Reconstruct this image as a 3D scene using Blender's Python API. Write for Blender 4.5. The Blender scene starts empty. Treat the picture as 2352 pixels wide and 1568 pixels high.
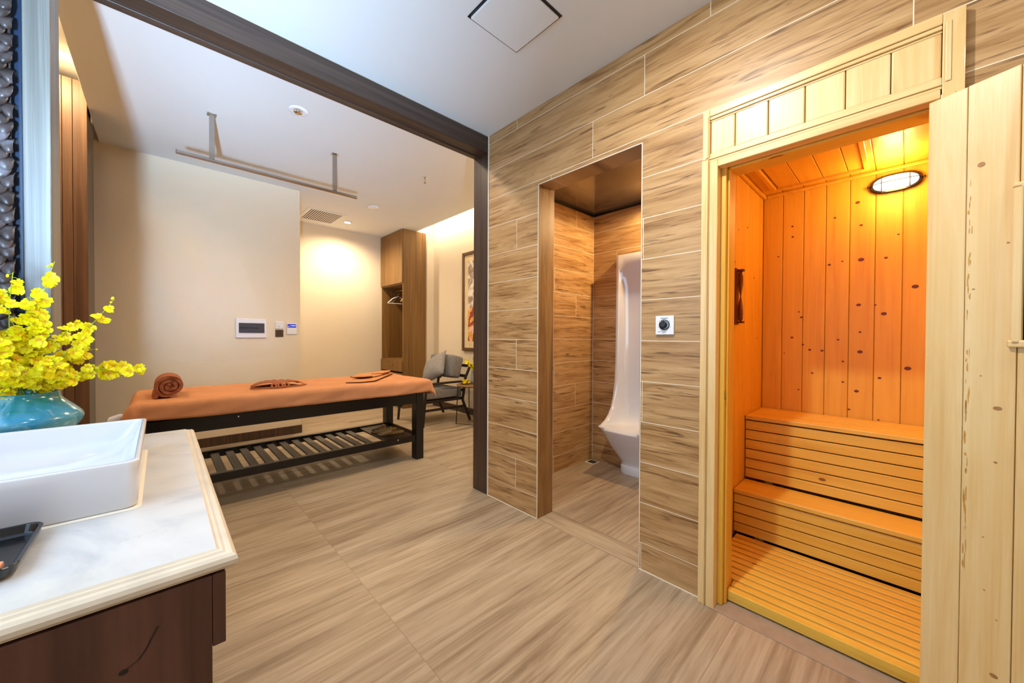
import bpy, bmesh, math, random
from mathutils import Vector, Matrix, noise
random.seed(7)
S = bpy.context.scene
C = S.collection
PI = math.pi
WORLD = {}

# ------------------------------------------------------------------ objects
def finish(bm, smooth=False, recalc=True):
    if recalc:
        bmesh.ops.recalc_face_normals(bm, faces=bm.faces[:])
    if smooth:
        for f in bm.faces: f.smooth = True
    return bm

def obj(name, bm, mats, parent=None, bevel=0, seg=2, smooth=None, sub=0, solid=0, angle=35):
    """links bm as ONE mesh object; vertices are given in place coordinates"""
    if smooth is not None:
        for f in bm.faces: f.smooth = smooth
    bmesh.ops.recalc_face_normals(bm, faces=bm.faces[:])
    me = bpy.data.meshes.new(name)
    if parent is not None:
        off = WORLD.get(parent.name, Vector((0, 0, 0)))
        bmesh.ops.translate(bm, verts=bm.verts[:], vec=-off)
    bm.to_mesh(me); bm.free()
    for m in (mats if isinstance(mats, (list, tuple)) else [mats]): me.materials.append(m)
    o = bpy.data.objects.new(name, me); C.objects.link(o)
    if parent is not None:
        o.parent = parent
        WORLD[o.name] = WORLD.get(parent.name, Vector((0, 0, 0)))
    if solid:
        md = o.modifiers.new('solid', 'SOLIDIFY'); md.thickness = solid; md.offset = 0
    if bevel:
        md = o.modifiers.new('bevel', 'BEVEL'); md.width = bevel; md.segments = seg
        md.limit_method = 'ANGLE'; md.angle_limit = math.radians(angle)
        md.harden_normals = False
    if sub:
        md = o.modifiers.new('sub', 'SUBSURF'); md.levels = sub; md.render_levels = sub
    return o

def tag(o, label, cat, group=None):
    o['label'] = label; o['category'] = cat
    if group: o['group'] = group
    return o

def thing(name, label, cat, loc=(0, 0, 0), group=None):
    o = bpy.data.objects.new(name, None); C.objects.link(o)
    o.location = loc; o.empty_display_size = .05
    WORLD[o.name] = Vector(loc)
    return tag(o, label, cat, group)

def struct(name, bm, mats, parent=None, **k):
    o = obj(name, bm, mats, parent, **k)
    if parent is None: o['kind'] = 'structure'
    return o

def dup(root, loc, rotz=None, label=None):
    r = root.copy(); C.objects.link(r); r.location = loc
    if rotz is not None: r.rotation_euler = (0, 0, rotz)
    if label: r['label'] = label
    for ch in list(root.children):
        c = ch.copy(); C.objects.link(c); c.parent = r
        for g in list(ch.children):
            d = g.copy(); C.objects.link(d); d.parent = c
    return r

# ------------------------------------------------------------------ shapes
def B(): return bmesh.new()

def box(bm, x0, x1, y0, y1, z0, z1, mi=0):
    v = [bm.verts.new(p) for p in ((x0,y0,z0),(x1,y0,z0),(x1,y1,z0),(x0,y1,z0),(x0,y0,z1),(x1,y0,z1),(x1,y1,z1),(x0,y1,z1))]
    for q in ((0,3,2,1),(4,5,6,7),(0,1,5,4),(1,2,6,5),(2,3,7,6),(3,0,4,7)):
        bm.faces.new([v[i] for i in q]).material_index = mi
    return bm

def bx(*a, mi=0): return box(B(), *a, mi=mi)

def quad(bm, pts, mi=0):
    f = bm.faces.new([bm.verts.new(p) for p in pts]); f.material_index = mi; return bm

def loft(bm, loops, closed=True, cap0=True, cap1=True, mi=0):
    L = [[bm.verts.new(p) for p in lp] for lp in loops]
    n = len(L[0])
    for a, b in zip(L[:-1], L[1:]):
        for i in range(n if closed else n - 1):
            j = (i + 1) % n
            f = bm.faces.new((a[i], a[j], b[j], b[i])); f.material_index = mi
    if cap0 and closed: bm.faces.new(L[0][::-1]).material_index = mi
    if cap1 and closed: bm.faces.new(L[-1]).material_index = mi
    return L

def rrect(cx, cy, hx, hy, r, z, n=5):
    out = []
    for sx, sy, a0 in ((1, 1, 0), (-1, 1, 90), (-1, -1, 180), (1, -1, 270)):
        for i in range(n + 1):
            a = math.radians(a0 + 90 * i / n)
            out.append((cx + sx * (hx - r) + r * math.cos(a), cy + sy * (hy - r) + r * math.sin(a), z))
    return out

def tube(bm, pts, r, n=8, mi=0, taper=None):
    pts = [Vector(p) for p in pts]
    loops = []; up = Vector((0, 0, 1)); side = None
    for i, p in enumerate(pts):
        d = (pts[min(i + 1, len(pts) - 1)] - pts[max(i - 1, 0)]).normalized()
        if side is None:
            side = d.cross(up)
            if side.length < .1: side = d.cross(Vector((1, 0, 0)))
        side = (side - d * side.dot(d)).normalized(); u2 = side.cross(d)
        rr = r if taper is None else r + (taper - r) * i / (len(pts) - 1)
        loops.append([p + side * rr * math.cos(2 * PI * k / n) + u2 * rr * math.sin(2 * PI * k / n) for k in range(n)])
    loft(bm, loops, mi=mi)
    return bm

def lathe(bm, prof, c=(0, 0), n=40, mi=0, ax='Z', base=(0, 0, 0), cap=True):
    loops = []
    for r, h in prof:
        lp = []
        for k in range(n):
            a = 2 * PI * k / n
            p = (r * math.cos(a), r * math.sin(a), h)
            if ax == 'X': p = (h, p[0], p[1])
            if ax == 'Y': p = (p[0], h, p[1])
            lp.append((p[0] + base[0], p[1] + base[1], p[2] + base[2]))
        loops.append(lp)
    loft(bm, loops, cap0=cap, cap1=cap, mi=mi)
    return bm

# ------------------------------------------------------------------ materials
class NT:
    def __init__(s, name):
        s.m = bpy.data.materials.new(name); s.m.use_nodes = True
        s.t = s.m.node_tree; s.n = s.t.nodes; s.l = s.t.links
        s.b = s.n['Principled BSDF']
    def node(s, kind, **k):
        nd = s.n.new(kind)
        for a, v in k.items(): setattr(nd, a, v)
        return nd
    def put(s, sock, v):
        if v is None: return
        if hasattr(v, 'is_output'): s.l.new(v, sock)
        else: sock.default_value = v
    def math(s, op, a, b=None, c=None, clamp=False):
        nd = s.node('ShaderNodeMath', operation=op, use_clamp=clamp)
        s.put(nd.inputs[0], a); s.put(nd.inputs[1], b)
        if c is not None: s.put(nd.inputs[2], c)
        return nd.outputs[0]
    def coord(s, kind='Object'): return s.node('ShaderNodeTexCoord').outputs[kind]
    def sep(s, v):
        nd = s.node('ShaderNodeSeparateXYZ'); s.put(nd.inputs[0], v); return nd.outputs
    def comb(s, x, y, z):
        nd = s.node('ShaderNodeCombineXYZ')
        for i, v in enumerate((x, y, z)): s.put(nd.inputs[i], v)
        return nd.outputs[0]
    def noise(s, v, scale=1, detail=4, rough=.55, dist=0):
        nd = s.node('ShaderNodeTexNoise'); s.put(nd.inputs['Vector'], v)
        nd.inputs['Scale'].default_value = scale; nd.inputs['Detail'].default_value = detail
        nd.inputs['Roughness'].default_value = rough; nd.inputs['Distortion'].default_value = dist
        return nd.outputs[0]
    def ramp(s, f, stops, interp='LINEAR'):
        nd = s.node('ShaderNodeValToRGB'); s.put(nd.inputs[0], f)
        cr = nd.color_ramp; cr.interpolation = interp
        while len(cr.elements) < len(stops): cr.elements.new(.5)
        for e, (p, c) in zip(cr.elements, stops): e.position = p; e.color = tuple(c) + ((1,) if len(c) == 3 else ())
        return nd.outputs[0]
    def mix(s, f, a, b, mode='MIX'):
        nd = s.node('ShaderNodeMix', data_type='RGBA', blend_type=mode)
        s.put(nd.inputs[0], f)
        for i, v in ((6, a), (7, b)):
            if isinstance(v, tuple) and len(v) == 3: v = v + (1,)
            s.put(nd.inputs[i], v)
        return nd.outputs[2]
    def bump(s, h, strength=.3, dist=.01):
        nd = s.node('ShaderNodeBump'); nd.inputs['Strength'].default_value = strength
        nd.inputs['Distance'].default_value = dist; s.put(nd.inputs['Height'], h)
        s.l.new(nd.outputs[0], s.b.inputs['Normal'])
    def out(s, col=None, rough=.5, metal=0, spec=.5, coat=0):
        if isinstance(col, tuple) and len(col) == 3: col = col + (1,)
        s.put(s.b.inputs['Base Color'], col); s.put(s.b.inputs['Roughness'], rough)
        s.b.inputs['Metallic'].default_value = metal
        s.b.inputs['Specular IOR Level'].default_value = spec
        s.b.inputs['Coat Weight'].default_value = coat
        s.b.inputs['Coat Roughness'].default_value = .08
        return s.m

def srgb(r, g, b):
    f = lambda c: ((c / 255 + .055) / 1.055) ** 2.4 if c > 10 else c / 255 / 12.92
    return (f(r), f(g), f(b))

def plain(name, col, rough=.5, metal=0, coat=0, nscale=8, amt=.06, bump=0, bscale=200, spec=.5):
    t = NT(name); n = t.noise(t.coord(), nscale, 3)
    dark = tuple(c * (1 - amt * 2) for c in col); lite = tuple(min(1, c * (1 + amt)) for c in col)
    c = t.ramp(n, [(.3, dark), (.7, lite)])
    if bump: t.bump(t.noise(t.coord(), bscale, 2), bump, .002)
    return t.out(c, rough, metal, spec, coat)

def emit(name, col, st):
    t = NT(name); t.out((.9, .9, .9), .4)
    t.b.inputs['Emission Color'].default_value = col + (1,); t.b.inputs['Emission Strength'].default_value = st
    return t.m

def tile_wall(name, axis):
    """wood-look wall tiles, 20.85 cm rows, 1.246 m long, each row shifted"""
    t = NT(name); x, y, z = t.sep(t.coord())
    u = x if axis == 'X' else y
    v = t.math('DIVIDE', t.math('SUBTRACT', z, .142), .2085)
    row = t.math('FLOOR', v); fv = t.math('FRACT', v)
    q = t.math('DIVIDE', t.math('ADD', t.math('SUBTRACT', u, 4.352 + (0 if axis == 'Y' else .35)), t.math('MULTIPLY', row, .3115)), 1.246)
    col = t.math('FLOOR', q); fu = t.math('FRACT', q)
    du = t.math('MULTIPLY', t.math('MINIMUM', fu, t.math('SUBTRACT', 1, fu)), 1.246)
    dv = t.math('MULTIPLY', t.math('MINIMUM', fv, t.math('SUBTRACT', 1, fv)), .2085)
    g = t.math('LESS_THAN', t.math('MINIMUM', du, dv), .0016)
    wn = t.node('ShaderNodeTexWhiteNoise', noise_dimensions='2D'); t.put(wn.inputs['Vector'], t.comb(row, col, 0))
    rnd = wn.outputs['Value']
    ro = t.math('MULTIPLY', rnd, 37)
    vec = t.comb(t.math('ADD', t.math('MULTIPLY', u, 1.1), ro), t.math('MULTIPLY', z, 11), ro)
    n1 = t.noise(vec, 1.6, 7, .62, 1.2)
    vec2 = t.comb(t.math('ADD', t.math('MULTIPLY', u, 2.5), ro), t.math('MULTIPLY', z, 70), ro)
    n2 = t.noise(vec2, 1.5, 4, .6, .4)
    f = t.math('ADD', t.math('MULTIPLY', n1, .78), t.math('MULTIPLY', n2, .30))
    c = t.ramp(f, [(.30, srgb(112, 76, 38)), (.42, srgb(150, 110, 66)), (.52, srgb(176, 137, 89)), (.62, srgb(192, 154, 106)), (.78, srgb(206, 170, 124))])
    c = t.mix(t.math('MULTIPLY', rnd, .22), c, srgb(166, 130, 88))
    crk = t.noise(t.comb(t.math('ADD', t.math('MULTIPLY', u, 2.2), ro), t.math('MULTIPLY', z, 34), ro), 1.3, 3, .5, 1.6)
    c = t.mix(t.ramp(crk, [(.57, (0, 0, 0)), (.70, (.85, .85, .85))]), c, srgb(98, 66, 38))
    c = t.mix(g, c, srgb(232, 220, 196))
    t.bump(t.math('SUBTRACT', t.math('MULTIPLY', n2, .15), g), .25, .002)
    return t.out(c, t.math('ADD', .30, t.math('MULTIPLY', n2, .2)), spec=.4)

def floor_tile(name, axis='X'):
    t = NT(name); x, y, z = t.sep(t.coord())
    if axis == 'Y': x, y = y, x
    u = t.math('DIVIDE', t.math('SUBTRACT', x, .705), 1.2); v = t.math('DIVIDE', t.math('SUBTRACT', y, 2.28), .6)
    fu = t.math('FRACT', u); fv = t.math('FRACT', v); col = t.math('FLOOR', u); row = t.math('FLOOR', v)
    du = t.math('MULTIPLY', t.math('MINIMUM', fu, t.math('SUBTRACT', 1, fu)), 1.2)
    dv = t.math('MULTIPLY', t.math('MINIMUM', fv, t.math('SUBTRACT', 1, fv)), .6)
    g = t.math('LESS_THAN', t.math('MINIMUM', du, dv), .0013)
    if axis == 'Y': g = t.math('MULTIPLY', g, 0)
    wn = t.node('ShaderNodeTexWhiteNoise', noise_dimensions='2D'); t.put(wn.inputs['Vector'], t.comb(row, col, 0))
    ro = t.math('MULTIPLY', wn.outputs['Value'], 31)
    vec = t.comb(t.math('ADD', t.math('MULTIPLY', x, .75), ro), t.math('MULTIPLY', y, 6.5), ro)
    n1 = t.noise(vec, 1.5, 7, .65, .5)
    vec2 = t.comb(t.math('ADD', t.math('MULTIPLY', x, 1.3), ro), t.math('MULTIPLY', y, 40), ro)
    n2 = t.noise(vec2, 1.4, 4, .65, .3)
    f = t.math('ADD', t.math('MULTIPLY', n1, .62), t.math('MULTIPLY', n2, .42))
    c = t.ramp(f, [(.34, srgb(120, 100, 78)), (.44, srgb(148, 128, 103)), (.53, srgb(168, 149, 124)), (.62, srgb(181, 163, 138)), (.78, srgb(192, 177, 153))])
    c = t.mix(t.math('MULTIPLY', g, .75), c, srgb(140, 112, 84))
    t.bump(t.math('SUBTRACT', t.math('MULTIPLY', n2, .2), g), .2, .002)
    return t.out(c, t.math('ADD', .34, t.math('MULTIPLY', n1, .22)), spec=.4)

def wood(name, stops, axis='Z', along=1.2, across=22, rough=.45, coat=0, knots=0, kcol=(.1, .03, .01), isl=.18, spec=.5, seed=0):
    """grain runs along axis; every separate board of the mesh gets its own piece of grain"""
    t = NT(name); x, y, z = t.sep(t.coord())
    rnd = t.node('ShaderNodeNewGeometry').outputs['Random Per Island']
    ro = t.math('MULTIPLY', rnd, 23)
    d = {'X': (x, y, z), 'Y': (y, x, z), 'Z': (z, x, y)}[axis]
    a, p, q = d
    al = t.math('ADD', t.math('MULTIPLY', a, along), t.math('ADD', ro, seed))
    pp = t.math('MULTIPLY', p, across); qq = t.math('MULTIPLY', q, across)
    n1 = t.noise(t.comb(al, pp, t.math('ADD', qq, ro)), 1, 5, .6, .9)
    n2 = t.noise(t.comb(t.math('MULTIPLY', al, 1.5), t.math('MULTIPLY', pp, 6), t.math('MULTIPLY', qq, 6)), 1, 3, .6)
    f = t.math('ADD', t.math('MULTIPLY', n1, .75), t.math('MULTIPLY', n2, .28))
    c = t.ramp(f, stops)
    c = t.mix(t.math('MULTIPLY', rnd, isl), c, stops[0][1])
    if knots:
        vo = t.node('ShaderNodeTexVoronoi', feature='F1', voronoi_dimensions='3D')
        t.put(vo.inputs['Vector'], t.comb(t.math('ADD', t.math('MULTIPLY', a, knots * .55), ro), t.math('MULTIPLY', p, knots), t.math('MULTIPLY', q, knots)))
        vo.inputs['Scale'].default_value = 1
        r, g, b = t.sep(vo.outputs['Color'])
        size = t.math('MULTIPLY', t.math('SUBTRACT', r, .35), .22)
        k = t.math('MULTIPLY', t.math('SUBTRACT', size, vo.outputs['Distance']), 45, clamp=True)
        halo = t.math('MULTIPLY', t.math('SUBTRACT', t.math('MULTIPLY', size, 2.3), vo.outputs['Distance']), 5, clamp=True)
        c = t.mix(t.math('MULTIPLY', halo, .35), c, stops[0][1])
        c = t.mix(t.math('MULTIPLY', k, .85), c, kcol)
    t.bump(n2, .06, .002)
    return t.out(c, rough, coat=coat, spec=spec)

PS = [(.30, srgb(212, 166, 98)), (.5, srgb(228, 192, 130)), (.72, srgb(236, 210, 156))]
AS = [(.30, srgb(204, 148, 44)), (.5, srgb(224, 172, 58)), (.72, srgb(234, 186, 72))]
M = {}
M['tileY'] = tile_wall('wood_look_wall_tile', 'Y'); M['tileX'] = tile_wall('wood_look_wall_tile_side', 'X')
M['floor'] = floor_tile('wood_look_floor_tile'); M['floorY'] = floor_tile('threshold_tile', 'Y')
M['pine'] = wood('pale_pine', PS, 'Z', 1.3, 20, .38, .15, knots=7, kcol=srgb(150, 96, 48))
M['pineH'] = wood('pale_pine_rail', PS, 'Y', 1.3, 20, .38, .15, knots=7, kcol=srgb(150, 96, 48))
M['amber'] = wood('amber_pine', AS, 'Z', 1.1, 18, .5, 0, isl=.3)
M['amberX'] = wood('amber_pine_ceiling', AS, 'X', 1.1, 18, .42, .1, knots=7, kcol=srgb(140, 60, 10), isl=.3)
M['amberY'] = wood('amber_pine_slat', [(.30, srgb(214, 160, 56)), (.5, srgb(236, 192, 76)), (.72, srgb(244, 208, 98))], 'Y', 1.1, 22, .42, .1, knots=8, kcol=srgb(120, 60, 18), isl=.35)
M['knot'] = plain('pine_knot', srgb(104, 42, 8), .5)
M['dark'] = wood('dark_brown_wood', [(.3, srgb(44, 31, 24)), (.5, srgb(66, 48, 37)), (.72, srgb(90, 68, 54))], 'Z', .8, 45, .4, isl=0)
M['darkX'] = wood('dark_brown_beam', [(.3, srgb(44, 31, 24)), (.5, srgb(62, 46, 37)), (.72, srgb(84, 64, 52))], 'X', .8, 45, .4, isl=0)
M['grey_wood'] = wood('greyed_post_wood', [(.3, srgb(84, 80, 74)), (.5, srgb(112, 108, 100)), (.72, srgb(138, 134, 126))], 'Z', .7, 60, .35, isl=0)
M['walnut'] = wood('walnut_vanity', [(.3, srgb(60, 34, 24)), (.5, srgb(88, 54, 40)), (.72, srgb(112, 72, 54))], 'Z', 1, 9, .45, isl=0, knots=2.6, kcol=srgb(24, 12, 8))
M['teak'] = wood('tall_cabinet_wood', [(.3, srgb(74, 48, 34)), (.5, srgb(100, 68, 48)), (.72, srgb(124, 88, 62))], 'Z', .9, 26, .45, isl=.1)
M['oak'] = wood('wardrobe_oak', [(.3, srgb(92, 62, 26)), (.5, srgb(126, 90, 42)), (.72, srgb(150, 112, 58))], 'Z', .7, 30, .5, isl=.1)
M['black'] = wood('black_stained_wood', [(.3, srgb(5, 5, 8)), (.7, srgb(14, 12, 15))], 'X', 1, 20, .3, isl=0)
M['slatw'] = wood('grey_brown_slat', [(.3, srgb(66, 56, 48)), (.7, srgb(102, 90, 78))], 'Y', 1, 30, .45, isl=.1)
M['cream'] = plain('cream_plaster', srgb(226, 212, 188), .75, nscale=2, amt=.01, bump=.03, spec=.2)
M['white'] = plain('white_ceiling_paint', srgb(224, 224, 222), .8, nscale=1.5, amt=.008, spec=.2)
M['navy'] = plain('dark_blue_paint', srgb(14, 36, 62), .5, amt=.02)
M['whitep'] = plain('white_plastic', srgb(232, 232, 234), .3, amt=.01)
M['ceramic'] = plain('white_ceramic', srgb(222, 222, 224), .08, coat=.6, amt=.005)
M['grout'] = plain('light_edge_trim', srgb(236, 228, 210), .4, amt=.02)
M['steel'] = plain('brushed_steel', srgb(176, 170, 162), .22, 1, amt=.04)
M['chrome'] = plain('polished_chrome', srgb(225, 225, 225), .06, 1, amt=.01)
M['blk'] = plain('black_plastic', srgb(14, 16, 20), .25, coat=.3)
M['smoke'] = plain('smoked_cover', srgb(64, 68, 80), .12, coat=.5)
M['brass'] = plain('brass', srgb(206, 170, 100), .25, 1)
M['towel'] = plain('orange_terry', srgb(208, 144, 100), .95, nscale=5, amt=.05, bump=.6, bscale=260, spec=.1)
M['towel2'] = plain('brown_terry', srgb(164, 100, 70), .95, nscale=6, amt=.07, bump=.7, bscale=260, spec=.1)
M['garment'] = plain('light_brown_cotton', srgb(208, 142, 92), .9, nscale=6, amt=.05, bump=.4, bscale=220, spec=.1)
M['hem'] = plain('dark_brown_hem', srgb(84, 46, 22), .9, spec=.1)
M['sheet'] = plain('white_sheet', srgb(225, 228, 235), .8)
M['fabric'] = plain('grey_upholstery', srgb(128, 124, 122), .9, nscale=30, amt=.08, bump=.5, bscale=300, spec=.15)
M['fabric2'] = plain('grey_pillow_fabric', srgb(146, 142, 138), .9, nscale=30, amt=.06, bump=.5, bscale=300, spec=.15)
M['chairwood'] = plain('dark_chair_wood', srgb(30, 18, 14), .4)
M['leaf'] = plain('yellow_green_stem', srgb(150, 168, 40), .5)
M['petal'] = plain('yellow_petal', srgb(250, 236, 10), .5, nscale=60, amt=.05, spec=.3)
M['petal'].node_tree.nodes['Principled BSDF'].inputs['Subsurface Weight'].default_value = 0
M['petal2'] = plain('orange_petal_centre', srgb(240, 180, 16), .5)
M['slipper'] = plain('brown_leather', srgb(158, 118, 66), .45)
M['glasspane'] = None

t = NT('white_marble'); v = t.coord()
n = t.noise(v, 2.2, 8, .6, 1.8); w = t.noise(v, 5, 6, .7, 2.5)
c = t.ramp(n, [(.36, srgb(186, 186, 188)), (.5, srgb(208, 207, 204)), (.65, srgb(216, 214, 210))])
c = t.mix(t.ramp(w, [(.66, (0, 0, 0)), (.74, (.6, .6, .6))]), c, srgb(160, 160, 162))
M['marble'] = t.out(c, .16, spec=.5)
M['marble_edge'] = plain('cream_marble_edge', srgb(222, 208, 184), .3, nscale=14, amt=.05)
M['threshold'] = plain('grey_stone_threshold', srgb(160, 142, 124), .35, nscale=20, amt=.05)

t = NT('teal_glaze'); v = t.coord()
z = t.sep(v)[2]
n = t.noise(v, 9, 5, .6, 1.5); n2 = t.noise(v, 30, 4, .7, .6)
f = t.math('ADD', t.math('MULTIPLY', t.math('SUBTRACT', z, .0), 2.6), t.math('MULTIPLY', n, .45))
c = t.ramp(f, [(.2, srgb(64, 160, 190)), (.42, srgb(110, 168, 172)), (.6, srgb(38, 140, 176)), (.72, srgb(20, 122, 118)), (.82, srgb(28, 120, 130))])
c = t.mix(t.ramp(n2, [(.60, (0, 0, 0)), (.72, (.7, .7, .7))]), c, srgb(164, 190, 186))
t.bump(n2, .2, .004)
M['glaze'] = t.out(c, .16, coat=.4)

t = NT('glossy_ceiling_panel'); M['alu'] = t.out(srgb(128, 124, 124), .14, metal=.7)
t = NT('shade_brown_glass'); t.out((.30, .22, .12), .02); t.b.inputs['Transmission Weight'].default_value = 1; t.b.inputs['IOR'].default_value = 1.2  # brown tint stands in for the shadowed wall behind the pane
M['glass'] = t.m
t = NT('scaled_fabric'); n = t.noise(t.coord(), 14, 4)
M['scale'] = t.out(t.ramp(n, [(.35, srgb(40, 31, 28)), (.55, srgb(70, 60, 58)), (.72, srgb(120, 116, 122))]), .38, spec=.5)
M['downlight'] = emit('lit_downlight', (1, .95, .85), 14)
M['sauna_glass'] = emit('lit_lamp_glass', (1, .90, .80), 2.6)
M['screen'] = emit('blue_screen', (.01, .02, .40), .8); M['screen'].node_tree.nodes['Principled BSDF'].inputs['Base Color'].default_value = (.01, .015, .12, 1)
M['screentxt'] = emit('screen_digits', (.5, .6, 1), 1.2)

t = NT('picture_print'); x, y, z = t.sep(t.coord())
n = t.noise(t.comb(x, t.math('MULTIPLY', y, 5), t.math('MULTIPLY', z, 3)), 1.6, 4, .55, 1.2)
c1 = t.ramp(n, [(.35, srgb(130, 112, 98)), (.5, srgb(160, 140, 122)), (.60, srgb(232, 224, 214))])
c2 = t.ramp(n, [(.36, srgb(150, 40, 40)), (.46, srgb(214, 160, 70)), (.56, srgb(230, 190, 180)), (.66, srgb(200, 150, 60))], 'CONSTANT')
M['print'] = t.out(t.mix(t.math('LESS_THAN', z, -.10), c1, c2), .5)
M['mat'] = plain('picture_mount', srgb(226, 206, 160), .5)
M['frame'] = plain('brown_frame', srgb(96, 60, 34), .4)

# ------------------------------------------------------------------ room shell
ZC, ZF = 2.71, 3.0
XW = 1.80
struct('floor', bx(-1.3, 3.7, -2.6, 6.8, -.1, 0), M['floor'])
struct('trim_1', bx(XW, 1.965, .94, 1.655, 0, .002), M['floorY'])            # tile strip in the niche doorway
struct('trim_2', bx(1.765, 1.87, -.6, .60, 0, .003), M['threshold'], bevel=.001)  # stone strip at the sauna

# tiled wall between wet room, niche and sauna
b = B()
for a in ((XW, 1.95, 1.657, 2.168, 0, 2.8), (XW, 1.95, .935, 1.657, 2.2, 2.8), (XW, 1.95, .60, .935, 0, 2.8),
          (XW, 1.95, -.10, .60, 2.17, 2.8), (XW, 1.95, -2.5, -.10, 0, 2.8)): box(b, *a)
struct('wall_right', b, M['tileY'])
b = B()   # reveals of the niche doorway carry the tile grain upright
box(b, 1.803, 1.949, 1.651, 1.6568, 0, 2.2)
box(b, 1.803, 1.949, .9352, .941, 0, 2.2)
struct('trim_3', b, wood('upright_tile_reveal', [(.33, srgb(92, 60, 30)), (.5, srgb(138, 98, 54)), (.7, srgb(166, 126, 76))], 'Z', 1.3, 14, .4, isl=0))
b = B()   # thin pale edge trims
e = .004
box(b, XW - .0015, XW + .003, 1.655, 1.655 + e, 0, 2.2)
box(b, XW - .0015, XW + .003, .933, .933 + e, 0, 2.2)
box(b, XW - .0015, XW + .003, .935, 1.657, 2.198, 2.198 + e)
box(b, 1.947, 1.9515, 1.651, 1.651 + e, 0, 2.2)
box(b, XW - .004, XW, 1.657, 2.168, 0, .004)
box(b, XW - .004, XW, .64, .935, 0, .004)
box(b, 1.794, 1.803, 2.160, 2.1675, 0, ZC)
struct('trim_4', b, M['grout'])

# urinal niche
struct('wall_niche_left', bx(1.951, 3.15, 2.122, 2.168, 0, 2.5), M['tileX'])
struct('wall_niche_back', bx(3.11, 3.16, .80, 2.121, 0, 2.5), M['tileY'])
struct('wall_niche_right', bx(1.951, 3.109, .76, .80, 0, 2.5), M['tileX'])
struct('ceiling_niche', bx(1.951, 3.109, .801, 2.121, 2.405, 2.45), M['alu'])
b = B(); box(b, 1.952, 3.108, 2.112, 2.1215, 2.385, 2.404); box(b, 3.100, 3.1095, .802, 2.112, 2.385, 2.404)
struct('trim_5', b, M['blk'])
b = B(); box(b, 3.1075, 3.1115, 2.1185, 2.1215, 0, 2.385)
struct('trim_6', b, M['grout'])

# wet room
struct('ceiling', bx(-.75, XW, -2.5, 2.17, ZC, 2.8), M['white'])
b = B()   # left wall with the window over the vanity
LW = (.15, 1.85, 1.02, 2.25)
for a in ((-2.5, LW[0], 0, 2.8), (LW[1], 2.169, 0, 2.8), (LW[0], LW[1], 0, LW[2]), (LW[0], LW[1], LW[3], 2.8)): box(b, -.72, -.62, *a)
struct('wall_left', b, M['cream'])
b = B()
for a in ((LW[0], LW[0] + .04, LW[2], LW[3]), (LW[1] - .04, LW[1], LW[2], LW[3]), (LW[0] + .04, LW[1] - .04, LW[2], LW[2] + .04), (LW[0] + .04, LW[1] - .04, LW[3] - .04, LW[3]), (.98, 1.02, LW[2] + .04, LW[3] - .04)): box(b, -.70, -.66, *a)
struct('window_2', b, M['whitep'])
b = B()   # rear wall; its jog and two slots are added to aim the daylight
box(b, -.62, XW, -2.5, -2.4, 0, ZC); box(b, -.405, -.395, -2.4, -1.2, 0, ZC)
for a in ((-.62, -.58, 0, ZC), (-.41, -.405, 0, ZC), (-.58, -.41, 0, .20), (-.58, -.41, .52, 1.84), (-.58, -.41, 2.16, ZC)): box(b, a[0], a[1], -1.3, -1.2, a[2], a[3])
struct('wall_rear', b, M['cream'])
for nm, za, zb in (('daylight_slot_low', .20, .52), ('daylight_slot_high', 1.84, 2.16)):  # unseen openings added to send daylight onto far ceiling and wall
    b = B()
    for a in ((-.579, -.572, za, zb), (-.418, -.411, za, zb), (-.572, -.418, za, za + .01), (-.572, -.418, zb - .01, zb)): box(b, a[0], a[1], -1.28, -1.24, a[2], a[3])
    struct(nm, b, M['whitep'])
struct('light_baffle', bx(-.62, -.12, -.36, -.26, 0, .68), M['cream'])  # unseen block added to keep rear light off basin and flowers

# wall above and beside the big opening
struct('wall_over_opening', bx(-1.3, 1.95, 2.19, 2.33, 2.68, 3.3), M['cream'])
struct('wall_beside_post', bx(-1.3, -.357, 2.175, 2.33, 0, 2.709), M['navy'])
struct('wall_behind_niche', bx(1.951, 3.6, 2.172, 2.33, 0, 3.3), M['cream'])

# dark wooden frame of the opening
b = B(); box(b, -.36, 1.95, 2.171, 2.30, 2.585, 2.708); box(b, -.36, 1.95, 2.30, 2.345, 2.598, 2.72); box(b, -.36, 1.95, 2.268, 2.280, 2.578, 2.586)
f = thing('trim_7', 'dark brown wooden beam and right post framing the wide opening', 'door frame', (0, 2.25, 0)); f['kind'] = 'structure'
obj('beam', b, M['darkX'], f, bevel=.003)
b = B(); box(b, 1.797, 1.95, 2.172, 2.345, 0, 2.708)
obj('post', b, M['dark'], f, bevel=.003)
b = B(); box(b, -.356, -.292, 2.171, 2.19, 0, 2.584); box(b, -.3545, -.292, 2.19, 2.345, 0, 2.584)
f2 = thing('trim_8', 'pale grey daylit post at the left end of the opening, behind the orchids', 'door frame', (-.32, 2.25, 0)); f2['kind'] = 'structure'
obj('post', b, M['grey_wood'], f2, bevel=.003)

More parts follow.
